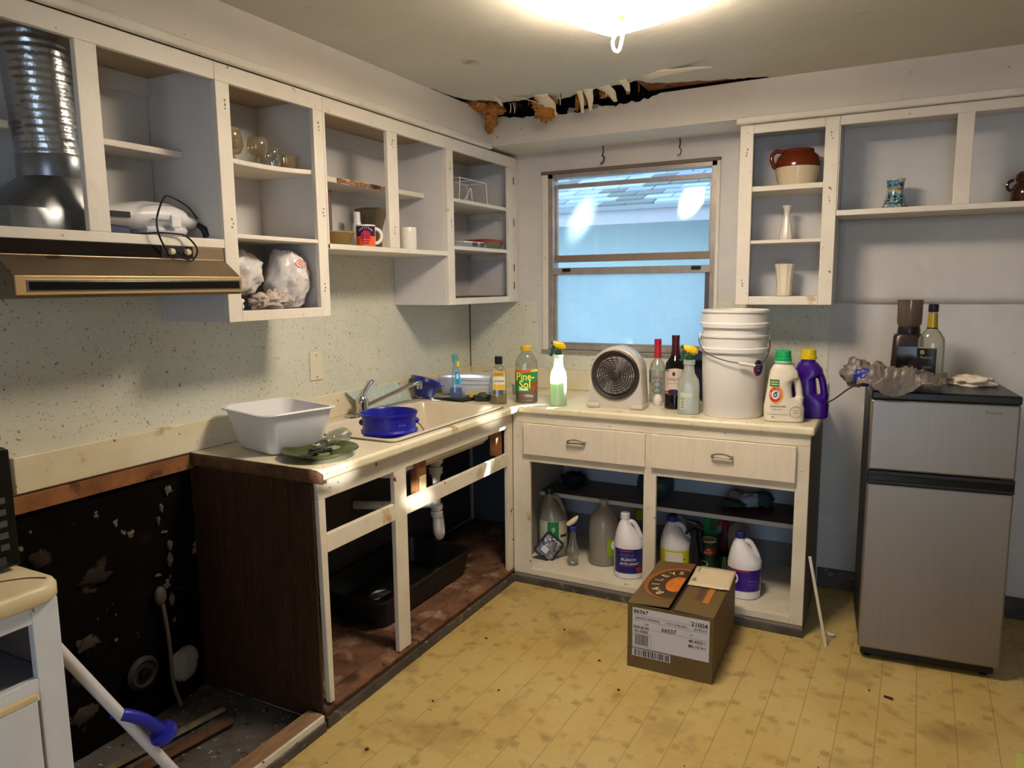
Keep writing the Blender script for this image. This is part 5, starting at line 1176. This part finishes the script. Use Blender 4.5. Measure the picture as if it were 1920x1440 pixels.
t = cthing('spray_bottle', 'small clear glass bottle with a cream trigger top under the counter', 'bottle', .868, -.468, ZS)
gbd = Body([(0, .024, .024, 2.6), (.004, .028, .028, 2.6), (.03, .026, .026, 2.3), (.05, .029, .029, 2.3), (.09, .028, .028, 2.3), (.115, .019, .019, 2), (.165, .012, .012, 2), (.18, .013, .013, 2)], 36)
mk('body', gbd.mesh(), glass_pet, t); mk('collar', B().lathe([(.018, .178), (.019, .198), (.014, .202)], 20), plain((40, 50, 130), .4), t)
mk('trigger_head', B().loft([[(x, w_*math.cos(2*PI*j/16), z+h_*math.sin(2*PI*j/16)) for j in range(16)] for x, w_, z, h_ in ((-.034, .004, .212, .006), (-.024, .012, .214, .014), (.0, .014, .228, .018), (.016, .012, .240, .016), (.026, .005, .250, .008))]), plain((220, 204, 170), .4), t)
mk('trigger', B().tube([(.012, 0, .205), (.024, 0, .225), (.032, 0, .252)], .006, 8), plain((26, 30, 60), .4), t)
t = cthing('water_jug', 'big cloudy plastic jug in the middle of the under-counter shelf', 'bottle', .996, -.368, ZS)
wjb = Body([(0, .068, .068, 2.2), (.006, .074, .074, 2.2), (.20, .075, .075, 2.1), (.245, .066, .066, 2), (.285, .036, .036, 2), (.298, .019, .019, 2), (.318, .020, .020, 2)], 44)
mk('body', wjb.mesh(), milk, t); mk('cap', B().lathe([(.022, .316), (.022, .330), (.019, .333)], 22), plain((170, 166, 162), .4), t)
mk('label', wjb.patch(.018, .072, .052, .145, .001), plain((136, 160, 40), .4), t); mk('label_disc', wjb.disc(.052, .112, .015, .024, .0018), plain((226, 230, 226), .4), t)
t, Bd = jug('white bleach jug with a navy label in front of the middle stile', 1.165, -.465, ZS, wj, wj, .073, .300)
mk('label', Bd.patch(-.066, .066, .030, .152, .0010, 20), plain((22, 26, 104), .35), t)
mk('label_band', Bd.patch(-.044, .020, .140, .146, .0016), plain((176, 40, 40), .4), t); mk('label_rule', Bd.patch(-.046, .034, .066, .0685, .0016), plain((176, 50, 50), .4), t)
tb = B(); Bd.text('PREMIUM', .018, -.008, .116, .0018, .9, tb); mk('lettering', tb, plain((90, 96, 150), .4), t, smooth=False)
tb = B(); Bd.text('BLEACH', .0195, -.002, .094, .0018, 1.0, tb); Bd.text('JAVELLISANT', .0165, .002, .074, .0018, .92, tb); mk('lettering', tb, plain((226, 224, 230), .4), t, smooth=False)
mk('label_rose', Bd.disc(.046, .050, .012, .014, .0018), plain((150, 40, 50), .4), t)
t = cthing('cleaner_bottle', 'dark bottle with a yellow-green cap behind the navy-label bleach jug', 'bottle', 1.140, -.215, ZS)
mk('body', Body([(0, .04, .03, 3), (.15, .042, .032, 3), (.19, .03, .026, 2.5), (.205, .02, .02, 2)], 32).mesh(), plain((34, 60, 84), .3), t)
mk('cap', B().lathe([(.030, .205), (.031, .21), (.028, .258), (.024, .262)], 24), plain((120, 134, 24), .4), t)
t, Bd = jug('white jug with a yellow label at the left of the right-hand opening', 1.365, -.335, ZS, wj, plain((30, 44, 120), .4), .078, .275)
mk('label', Bd.band(.02, .135, .001), plain((208, 200, 40), .4), t); mk('label_panel', Bd.patch(-.05, .03, .03, .126, .0022), plain((224, 222, 214), .4), t)
mk('black_mark', Bd.patch(.036, .042, .09, .098, .0024), ink, t)
t, Bd = jug('pale jug with a blue cap, mostly hidden behind the middle stile', 1.325, -.17, ZS, plain((190, 196, 214), .4), plain((24, 34, 110), .4), .060, .255)
t = cthing('spray_bottle', 'tall black trigger spray bottle behind the yellow-label jug', 'bottle', 1.462, -.372, ZS)
mk('body', Body([(0, .022, .02, 3), (.15, .024, .022, 3), (.20, .014, .014, 2), (.225, .013, .013, 2)], 32).mesh(), plain((22, 22, 26), .35), t)
sprayer(t, .225, black, black)
mk('neck', B().tube([(.02, 0, .24), (.03, 0, .19), (.034, 0, .14)], .011, 10), black, t)
t = cthing('scouring_can', 'green scouring powder can with a red band behind the carton', 'can', 1.512, -.285, ZS)
cb = Body([(0, .037, .037, 2), (.17, .037, .037, 2)], 40)
mk('body', cb.mesh(), plain((22, 74, 36), .35), t); mk('lid', B().lathe([(.038, .168), (.038, .175), (.034, .176), (.033, .172), (.001, .172)], 32), plain((196, 176, 140), .5), t)
mk('red_band', cb.band(.105, .142, .0008), plain((170, 30, 34), .4), t); tb = B(); cb.text('AD', .014, 0, .128, .0016, 1, tb); cb.text('BUST', .017, 0, .112, .0016, 1, tb); mk('lettering', tb, plain((226, 214, 200), .4), t, smooth=False)
mk('oval', cb.disc(-.018, .06, .018, .016, .0012, r0=.7), plain((196, 190, 170), .4), t)
t = cthing('green_box', 'bright green box behind the scouring powder can', 'box', 1.482, -.10, ZS)
mk('carton', B().box(-.036, .036, -.02, .02, 0, .235), plain((26, 140, 66), .5), t, smooth=False, bevel=.002); mk('emblem', B().box(-.008, .026, -.0212, -.0204, .165, .225), plain((18, 90, 46), .5), t, smooth=False, bevel=.006)
t = cthing('spray_bottle', 'slim red and white trigger spray bottle beside the green box', 'bottle', 1.562, -.13, ZS)
mk('body', Body([(0, .028, .022, 3), (.13, .03, .024, 3), (.19, .014, .014, 2), (.205, .013, .013, 2)], 32).mesh(), plain((96, 30, 40), .35), t); sprayer(t, .205, plain((150, 30, 40), .4), plain((180, 176, 184), .4))
mk('red_collar', B().lathe([(.017, .19), (.017, .222)], 18), plain((150, 26, 36), .4), t)
t = cthing('glass_mug', 'green glass mug right of the scouring powder can', 'mug', 1.592, -.262, ZS)
mk('body', B().lathe([(.001, 0), (.03, 0), (.033, .01), (.034, .10), (.031, .10), (.029, .012), (.001, .01)], 28), glassm('green_glass', (30, 120, 50), .06, dens=.55), t); mk('handle', B().tube([(.032+.022*math.sin(a), 0, .055-.03*math.cos(a)) for a in [PI*j/10 for j in range(11)]], .005, 8), glassm('green_glass_handle', (30, 120, 50), .06, dens=.55), t)
t = cthing('clear_bottle', 'clear empty plastic bottle with a pointed top behind the purple-label jug', 'bottle', 1.640, -.215, ZS)
mk('body', Body([(0, .036, .036, 2), (.06, .038, .038, 2), (.12, .046, .046, 2), (.19, .054, .054, 2), (.235, .044, .044, 2), (.262, .018, .018, 2), (.272, .012, .012, 2)], 36).mesh(), milk, t); mk('cap', B().lathe([(.014, .268), (.014, .280)], 16), plain((170, 166, 170), .4), t)
t, Bd = jug('white bleach jug with a purple label and a blue cap beside the carton', 1.712, -.455, ZS, wj, plain((34, 42, 110), .4), .074, .283)
mk('label', Bd.patch(-.071, .0735, .040, .140, .001, 22), plain((54, 22, 130), .35), t); mk('label_band', Bd.patch(-.055, .02, .130, .138, .0016), plain((170, 40, 60), .4), t)
mk('label_ring', Bd.disc(-.042, .098, .018, .026, .0018, r0=.6), plain((214, 206, 226), .4), t); tb = B(); Bd.text('Bleach', .016, .034, .085, .0018, .9, tb); Bd.text('Disinfects', .010, .034, .070, .0018, .9, tb); mk('lettering', tb, plain((110, 90, 180), .4), t, smooth=False)
mk('label_block', Bd.patch(-.060, -.045, .056, .066, .0018), plain((214, 206, 226), .4), t)
# on its inner shelf
ZI = .4015
t = cthing('dark_bowl', 'dark bowl full of black cloth at the left of the inner shelf', 'bowl', .755, -.185, ZI)
mk('bowl', B().lathe([(.001, 0), (.045, 0), (.085, .035), (.088, .038), (.08, .036), (.04, .006), (.001, .005)], 32), plain((30, 46, 44), .3), t)
t = thing('black_cloth', 'black crumpled cloth heaped in the dark bowl on the inner shelf', 'cloth', (.755, -.185, ZI+.0065))
mk('cloth', crumple((0, 0, .042), (.062, .055, .036), 14, .4, 2.5, 30, .0), plain((14, 15, 24), .8), t, ang=70)
t = cthing('fish_bowl', 'round blue-green glass bowl behind the middle stile on the inner shelf', 'bowl', 1.215, -.195, ZI)
mk('bowl', B().lathe([(.001, 0), (.04, 0), (.06, .012), (.092, .055), (.096, .085), (.085, .12), (.080, .125), (.078, .118), (.09, .08), (.05, .012), (.001, .006)], 36), glassm('teal_glass', (90, 140, 150), .05, dens=.5), t)
t = cthing('plate', 'reddish plate under folded cloths on the inner shelf', 'plate', 1.665, -.175, ZI)
mk('plate', B().lathe([(.001, 0), (.08, 0), (.13, .012), (.132, .014), (.08, .004), (.001, .003)], 36), plain((92, 48, 42), .4), t)
for i, (dx, dy, r_, c_, lab_) in enumerate(((-.055, -.03, (.058, .04, .018), (40, 66, 38), 'crumpled dark green cloth at the front of the reddish plate'), (-.05, .035, (.045, .04, .035), (120, 116, 118), 'grey crumpled cloth at the back left of the reddish plate'), (.02, .0, (.052, .034, .036), (150, 158, 176), 'pale folded cloth in the middle of the reddish plate'), (.075, .03, (.05, .04, .038), (40, 70, 76), 'dark teal folded cloth at the right of the reddish plate'))):
    o = thing('dish_cloth', lab_, 'cloth', (1.665+dx, -.175+dy, ZI+.0145), .2*i)
    mk('cloth', crumple((0, 0, r_[2]*.8), r_, 30+i, .3, 2, 24, .0), plain(c_, .8), o, ang=70)
# ---- under the sink
t = thing('storage_bin', 'black open plastic bin on the rotten floor under the sink', 'bin', (.262, -1.14, .082))
def rb(hx, hy, z): return rrect(0, 0, hx, hy, .04, z)
mk('bin', B().loft([rb(.165, .33, 0), rb(.172, .337, .005), rb(.190, .362, .118), rb(.202, .374, .120), rb(.202, .374, .126), rb(.188, .36, .126), rb(.168, .333, .010), rb(.05, .05, .008)]), mat('black_bin_plastic', (30, 27, 25), .45), t)
box('bowl_stand_in', .41, .53, -2.0025, -1.994, .44, .56, plain((150, 156, 166), .5), k7, label='pale plate inside the end panel standing in for a round white bowl')  # made-up plate in place of a loose white bowl

# ================================================================== ON THE FRIDGE
ZR = 1.0905
t = thing('coffee_grinder', 'coffee grinder with a smoky clear hopper on the fridge', 'grinder', (2.317, -.345, ZR), face(2.317, -.345))
mk('base', Body([(0, .062, .06, 5), (.004, .064, .062, 5), (.185, .056, .055, 5), (.195, .050, .05, 4), (.20, .03, .03, 3)], 40).mesh(), plain((40, 22, 18), .3), t)
mk('front_window', B().box(-.04, .04, -.0645, -.060, .03, .15), plain((24, 14, 12), .12), t, smooth=False, bevel=.003)
mk('collar', B().lathe([(.042, .198), (.043, .205), (.040, .225)], 28), black, t)
mk('hopper', B().lathe([(.038, .225), (.046, .240), (.047, .335), (.045, .335), (.044, .242), (.036, .228)], 32, c0=False, c1=False), glassm('smoky_plastic', (186, 164, 148), .06, dens=.3), t)
t = cthing('spirit_bottle', 'clear bottle with a black label and gold neck on the fridge', 'bottle', 2.396, -.445, ZR)
kb = Body([(0, .045, .036, 2.6), (.004, .048, .039, 2.6), (.15, .048, .039, 2.5), (.185, .046, .038, 2.3), (.212, .030, .028, 2.1), (.225, .018, .018, 2), (.29, .0155, .0155, 2)], 40)
mk('body', kb.mesh(), glass_pet, t); mk('cap', B().lathe([(.017, .29), (.018, .292), (.018, .318), (.015, .321)], 24), plain((24, 16, 30), .35), t)
mk('neck_label', kb.band(.228, .285, .001), plain((176, 150, 40), .25, metal=.4), t); mk('neck_ring', kb.band(.224, .229, .0016), black, t)
mk('label', kb.patch(-.046, .020, .035, .150, .0009), plain((14, 14, 16), .35), t); mk('label_edge', kb.patch(-.046, .020, .148, .152, .0014), plain((150, 140, 60), .35), t)
mk('emblem', kb.disc(-.028, .132, .007, .008, .0016, r0=.4), plain((150, 150, 130), .4), t)
tb = B(); kb.text('Reserve', .013, -.014, .108, .0018, .9, tb); kb.text('VODKA', .010, -.010, .07, .0018, .9, tb); mk('lettering', tb, plain((130, 124, 84), .4), t, smooth=False)
# grey bag draped over the front edge
t = thing('shopping_bag', 'grey plastic shopping bag draped over the front edge of the fridge', 'bag', (2.28, -.62, ZR))
gbm = mat('grey_bag_plastic', (112, 102, 94), .4, var=(88, 80, 76), vs=9, bump=.6, bs=26)
def drape(u, v):
    x = -.135+.30*u; w = .5+.5*math.sin(PI*min(1, max(0, u*1.05)))
    y = .10-(.21+.03*math.sin(5*u))*v
    h = .030+.042*math.sin(PI*v*.8)*w+.020*noise.noise(Vector((u*6, v*4, 2)))+.022*abs(noise.noise(Vector((u*9+v*7, v*4-u*3, 5))))+.012*abs(noise.noise(Vector((u*22, v*16, 9))))+.02*math.exp(-((u-.22)/.15)**2)
    edge_y = -.075
    if y < edge_y:
        over = edge_y-y; z = h*.7-over*1.0*(.35+.75*math.sin(PI*min(1, max(0, (u-.1)/.75)))); y = edge_y-.018-.012*math.sin(9*u)-.25*over
        return (x, y+.005, z)
    return (x, y, h)
mk('sheet', B().grid(drape, 80, 60), gbm, t, solid=.003, ang=80)
mk('gathered_end', crumple((-.135, -.03, .058), (.055, .045, .052), 41, .45, 2.2, 34, .004), gbm, t, ang=75)
mk('blue_print', crumple((-.112, -.066, .050), (.040, .026, .034), 44, .4, 2.6, 26, .004), plain((30, 34, 130), .4), t, ang=75, label='blue printed fold')
t = thing('white_cloth', 'crumpled white cloth on the fridge right of the bottle', 'cloth', (2.545, -.40, ZR))
mk('cloth', crumple((0, 0, .013), (.075, .050, .026), 17, .45, 2.2, 34, .0), plain((222, 206, 188), .8, bump=.4, bs=60), t, ang=75)

# ================================================================== ON THE FLOOR
# carton
t = thing('carton', 'brown liquor carton with a white shipping label on the yellow floor', 'box', (1.552, -.922, 0), R(1))
hx, hy, H = .166, .238, .262
w_ = .004
mk('walls', B().box(-hx, hx, -hy, -hy+w_, .001, H).box(-hx, hx, hy-w_, hy, .001, H).box(-hx, -hx+w_, -hy+w_, hy-w_, .001, H).box(hx-w_, hx, -hy+w_, hy-w_, .001, H).box(-hx, hx, -hy, hy, .0005, .004), card, t, smooth=False, bevel=.0015)
def flap(x0, x1, z0, z1, c0=0, c1=0):
    b = B().add([(x0, -hy+c0, z0), (x1, -hy+c1, z1), (x1, hy, z1), (x0, hy, z0)], [(0, 1, 2, 3)]); return b
mk('flap', flap(-hx, -.004, H+.001, H+.012), card, t, smooth=False, solid=.004); mk('flap', flap(.016, hx, H+.006, H+.001), card, t, smooth=False, solid=.004)
mk('inner_flap', B().box(-hx+.005, hx-.005, -hy+.005, hy-.005, H-.012, H-.008), plain((44, 33, 20), .8), t, smooth=False)
tz = lambda x: H+.0042+(.011*(x+hx)/(hx-.004) if x < 0 else 0)
sl_ = lambda x, y, d=0: (x, y, tz(x)+d)
# flap art: dark disc, glow, arched lettering, streaks
def flatdisc(cx, cy, rx, ry, d, n=32, clip=-.0055): return B().add([sl_(min(clip, cx+rx*math.cos(2*PI*j/n)), cy+ry*math.sin(2*PI*j/n), d) for j in range(n)], [tuple(range(n))])
mk('flap_art', flatdisc(-.046, .0, .114, .170, .0002), plain((150, 84, 36), .55), t, smooth=False); mk('flap_art', flatdisc(-.036, -.008, .106, .154, .0005), plain((66, 48, 30), .55), t, smooth=False)
mk('flap_glow', flatdisc(-.026, -.014, .044, .080, .0009), mat('amber_print', (216, 130, 46), .55, var=(176, 84, 30), vs=16), t, smooth=False)
tb = B()
for i, ch in enumerate("BAILEYS"):
    a = R(240-24.5*i); cxx, cyy = -.032+.080*math.cos(a), -.012+.122*math.sin(a)
    n_ = Vector((math.cos(a)/.076, math.sin(a)/.118)).normalized(); u_ = Vector((n_.y, -n_.x))
    tv, tf = text_geo(ch); V = []
    for px_, py_ in tv:
        p = Vector((cxx, cyy))+u_*px_*.052*.95+n_*(py_-.35)*.046; V.append(sl_(min(p.x, -.0055), p.y, .0014))
    tb.add(V, tf)
mk('lettering', tb, plain((214, 190, 140), .5), t, smooth=False)
fa2 = B(); 
for x0, x1, y0, y1, c in ((.024, .060, -.12, .03, (146, 84, 40)), (.066, .090, -.11, .03, (92, 62, 46)), (.100, .124, -.13, .03, (176, 112, 46))):
    mk('flap_art', B().add([sl_(x0, y0, .003), sl_(x1, y0, .0022), sl_(x1, y1, .0022), sl_(x0, y1, .003)], [(0, 1, 2, 3)]), plain(c, .55), t, smooth=False)
# front label
fy = -hy-.0006
def fl(x0, x1, z0, z1, d=0): return B().add([(x0, fy-d, z0), (x1, fy-d, z0), (x1, fy-d, z1), (x0, fy-d, z1)], [(0, 1, 2, 3)])
mk('shipping_label', fl(-.146, .152, .086, .250), plain((204, 200, 206), .6), t, smooth=False)
tb = B()
def ft(s, size, x, z, w=1.0): text_flat(tb, s, size, (x, fy-.0008, z), (1, 0, 0), (0, 0, 1), w)
ft('86767', .022, -.112, .228, 1.05); ft('21004', .024, .114, .219, 1.05); ft('BAILEYS ORIGINAL', .0115, -.084, .206, 1.0); ft('12 X 1 LITER REG', .0115, .026, .205, .95); ft('34 PROOF', .0115, .118, .204, .95)
ft('629', .010, -.088, .184); ft('66037', .022, -.002, .172, 1.05); ft('10', .010, .084, .178)
ft('WV-4140', .0165, -.110, .166, .95); ft('AL-E846', .0165, -.110, .150, .95); ft('MI-4503-1', .0165, .108, .152, .95); ft('MS-1014-1', .0165, .108, .132, .95)
mk('lettering', tb, ink, t, smooth=False)
rl = B()
for z in (.220, .199, .168): rl.add(*(lambda q: (q.v, q.f))(fl(-.142, .148, z, z+.0009, .0004)))
for q in ((-.143, -.142, .092, .146), (-.071, -.070, .092, .146), (-.143, -.070, .092, .093), (-.143, -.070, .145, .146)): rl.add(*(lambda q: (q.v, q.f))(fl(q[0], q[1], q[2], q[3], .0004)))
mk('label_rules', rl, plain((90, 88, 92), .6), t, smooth=False)['kind'] = 'stuff'
bc = B(); x = -.134
while x < -.082:
    wv = rnd.choice([.0012, .002, .0028]); bc.add(*(lambda q: (q.v, q.f))(fl(x, x+wv, .098, .142, .0004))); x += wv+rnd.choice([.0014, .002])
mk('barcode', bc, ink, t, smooth=False)['kind'] = 'stuff'
mk('barcode_strip', fl(-.146, .006, .050, .082), plain((200, 196, 200), .6), t, smooth=False)
bc = B(); x = -.136
while x < -.004:
    wv = rnd.choice([.002, .0035, .0055]); bc.add(*(lambda q: (q.v, q.f))(fl(x, x+wv, .053, .079, .0004))); x += wv+rnd.choice([.0025, .004])
mk('barcode', bc, plain((56, 48, 66), .6), t, smooth=False)['kind'] = 'stuff'
# side print
tb = B(); text_flat(tb, 'BAILEYS', .075, (hx+.0008, .02, .165), (0, 1, 0), (0, 0, 1), .9); mk('side_lettering', tb, plain((126, 104, 66), .6), t, smooth=False)
for y in (-.10, .08): mk('side_print', B().add([(hx+.0006, y-.05, .06), (hx+.0006, y+.05, .06), (hx+.0006, y+.03, .14), (hx+.0006, y-.03, .14)], [(0, 1, 2, 3)]), plain((98, 76, 44), .6), t, smooth=False)
t = thing('paper_sheet', 'cream paper sheet lying on the right flap of the carton', 'paper', (1.640, -.802, H+.0105), R(3))
mk('sheet', B().grid(lambda u, v: ((u-.5)*.165, (v-.5)*.215*(1-.06*(u > .85)*(v < .15)), .002+.003*math.sin(3*u)*v), 10, 8), paper2, t, solid=.001)
tb = B(); text_flat(tb, 'EN', .022, (-.058, -.05, .0072), (0, 1, 0), (-1, 0, 0)); text_flat(tb, 'PACKING', .010, (-.060, .06, .0068), (0, 1, 0), (-1, 0, 0)); mk('lettering', tb, plain((90, 76, 60), .6), t, smooth=False)
# wood strip leaning, scrap, stub
t = thing('wood_strip', 'thin white wood strip leaning on the end of the drawer cabinet', 'timber', (2.08, -.652, 0))
mk('strip', B().box(-.006, .006, -.003, .003, 0, .385).xf(Matrix.Rotation(R(-11.6), 4, 'Y')), plain((212, 200, 184), .6), t, smooth=False, bevel=.001)
t = thing('paper_scrap', 'small white crumpled scrap on the floor beside the leaning strip', 'paper', (2.092, -.545, 0.0005))
mk('scrap', crumple((0, 0, .007), (.017, .012, .008), 3, .4, 3, 16, 0), paper, t, ang=70)
t = thing('debris_stick', 'short dark brown twig-like stub on the floor before the fridge', 'debris', (2.312, -.966, .0), R(-14))
mk('stub', B().tube([(-.014, 0, .005), (.012, .001, .005), (.016, 0, .004)], .0042, 8), plain((52, 26, 18), .7), t)
for i, (x, y, s_) in enumerate(((1.28, -1.18, .006), (.80, -2.05, .007), (.84, -1.72, .005), (1.42, -1.35, .006), (1.05, -1.0, .005), (2.25, -.94, .005), (1.02, -1.55, .005), (.78, -1.22, .006))):
    o = thing('floor_crumb', 'tiny dark crumb of dirt on the yellow vinyl floor', 'debris', (x, y, .0), i, group='dirt crumbs on the floor')
    mk('crumb', crumple((0, 0, s_*.5), (s_, s_*.7, s_*.6), i, .4, 2, 10, 0), plain((74, 46, 28), .9), o)
# box at the right edge
t = thing('juice_carton', 'green and red printed box cut off at the bottom right corner', 'box', (2.60, -1.66, 0), R(-10))
mk('body', B().box(-.005, .22, -.20, .10, 0, .238), plain((96, 136, 110), .5), t, smooth=False, bevel=.003)
mk('front_print', B().box(.012, .21, -.2012, -.2004, .02, .225), mat('red_print_card', (120, 24, 26), .5, var=(90, 46, 24), vs=14), t, smooth=False)
mk('side_print', B().box(-.0062, -.0054, -.18, .09, .02, .20), plain((110, 150, 130), .5), t, smooth=False)
mk('top_panel', B().box(-.008, .222, -.204, .102, .238, .250), plain((168, 168, 84), .5), t, smooth=False, bevel=.003)
mk('white_tear', B().tube(bez([(.012, .098, .252), (.05, .075, .254), (.11, .05, .253)], 5), .005, 6), plain((224, 216, 212), .7), t)
# mop leaning at the left
t = thing('mop', 'white mop pole with a blue grip leaning across the appliance gap', 'mop', (.55, -2.577, .193))
P1, P2 = Vector((.55, -2.823, .634)), Vector((.55, -2.577, .193)); dv = (P2-P1).normalized(); base = P2+dv*(.193-.075)/(-dv.z); top_ = P1-dv*.055
o_ = Vector((.55, -2.577, .193))
mk('pole', B().tube([top_-o_, base-o_], .0145, 16), plain((214, 212, 220), .35), t)
nrm = Vector((.55, .5, .55)); nrm = (nrm-dv*nrm.dot(dv)).normalized()
pm = P1+dv*.235; bl = plain((34, 38, 150), .35)
mk('grip', B().tube(bez([pm-o_-nrm*.016-dv*.01, pm-o_+nrm*.012+dv*.02, pm-o_+nrm*.032+dv*.06, pm-o_+nrm*.044+dv*.115, pm-o_+nrm*.046+dv*.135], 6), [.010]*4+[.016]*14+[.014]*20, 14), bl, t)
mk('grip_end', B().loft([[pm-o_+nrm*.046+dv*(.13+d)+(nrm*math.cos(2*PI*j/24)+dv.cross(nrm)*math.sin(2*PI*j/24))*r_ for j in range(24)] for d, r_ in ((-.004, .016), (.0, .032), (.010, .036), (.020, .032), (.024, .014))]), bl, t)
mk('mop_head', B().box(-.03, .03, -.05, .05, 0, .022).xf(Matrix.Translation(Vector((base.x, base.y, .0585))-o_)), plain((60, 64, 130), .5), t, smooth=False, bevel=.006)
# debris in the gap
for i, (a, b_, w2, c) in enumerate((((.10, -2.90, .022), (.22, -2.12, .022), .014, (128, 112, 92)), ((.17, -2.98, .022), (.30, -2.16, .024), .020, (96, 62, 38)))):
    o = thing('lumber_scrap', ['grey weathered stick lying on the grimy floor of the gap', 'brown timber scrap lying beside the grey stick in the gap'][i], 'timber', ((a[0]+b_[0])/2, (a[1]+b_[1])/2, .022))
    mk('stick', B().tube([Vector(a)-Vector(o.location), Vector(b_)-Vector(o.location)], w2, 6, flat=.8), mat('scrap_wood_%d' % i, c, .85, var=tuple(int(v*.6) for v in c), vs=14, bump=.5, bs=40), o, smooth=False)
t = thing('wall_outlet_box', 'round grey outlet fitting low on the rotted wall', 'fitting', (.03, -2.29, .20))
mk('ring', B().lathe([(.055, 0), (.058, .01), (.045, .02), (.038, .012), (.002, .01)], 24).xf(Matrix.Rotation(PI/2, 4, 'Y')), plain((46, 40, 36), .7), t)
mk('core', B().lathe([(.02, .012), (.02, .026), (.002, .028)], 16).xf(Matrix.Rotation(PI/2, 4, 'Y')), black, t)
t = thing('plaster_lump', 'pale round plaster patch low on the rotted wall beside the end panel', 'debris', (.035, -2.125, .15))
mk('lump', crumple((0, 0, 0), (.022, .055, .065), 18, .2, 2, 26), plain((150, 146, 142), .8, bump=.5, bs=40), t, ang=70)
t = thing('white_pipe', 'thin dirty white pipe running down the rotted wall', 'pipe', (.03, -2.18, .3))
mk('pipe', B().tube(bez([(.0, -.02, .16), (.004, -.01, .08), (.006, .0, -.05), (.01, .0, -.19), (.03, .01, -.28)], 5), .007, 10), plain((110, 102, 92), .7), t)
mk('valve', B().ball((.004, -.02, .14), (.016, .022, .035)), plain((90, 82, 72), .7), t)
for i in range(9):
    y, z = -2.135+rnd.uniform(-.03, .03)-.004*i, .80-.05*i+rnd.uniform(-.02, .02)
    mk('plaster_crumb', crumple((.010, y, z), (.008, rnd.uniform(.004, .012), rnd.uniform(.004, .022)), i+50, .9, 3, 16), plain((104, 96, 86), .9), bpy.data.objects['trim_11'], ang=70)
for i in range(9):
    y, z = rnd.uniform(-2.78, -2.4), rnd.uniform(.12, .82)
    mk('rot_flake', crumple((.012, y, z), (.010, rnd.uniform(.02, .05), rnd.uniform(.012, .03)), i+80, .6, 3, 16), plain(((34, 22, 14), (58, 48, 38), (26, 17, 11))[i % 3], .95, bump=.5, bs=40), bpy.data.objects['trim_11'], ang=70)

# small pieces sit on the part that carries them (thing > part > sub-part)
SUBS = {'nozzle': 'trigger_head', 'trigger': 'trigger_head', 'key': 'control_panel', 'display': 'control_panel', 'open_button': 'control_panel', 'knob': 'control_panel', 'screw': 'plate',
        'sash_latch': 'lower_sash', 'rim_lip': 'tub', 'sticker_centre': 'sticker', 'sticker_lettering': 'sticker', 'emblem_white': 'emblem_ring', 'ring_lettering': 'emblem_ring', 'emblem_arm': 'emblem_ring', 'emblem_hammer': 'emblem_ring',
        'label_rules': 'shipping_label', 'support_plate': 'support_block', 'slot_trim': 'lip', 'aerator': 'spout', 'finial': 'glass_shade', 'gold_panel': 'label', 'red_emblem': 'purple_print', 'lid_knob': 'body', 'cord_loop': 'cord'}
base_of = lambda o: o.name.split('.')[0]
for root in [o for o in bpy.data.objects if o.parent is None and o.type == 'EMPTY']:
    kids = list(root.children); first = {}
    for k in kids: first.setdefault(base_of(k), k)
    for k in kids:
        tgt = SUBS.get(base_of(k))
        if tgt and tgt in first and first[tgt] is not k and not k.children: k.parent = first[tgt]
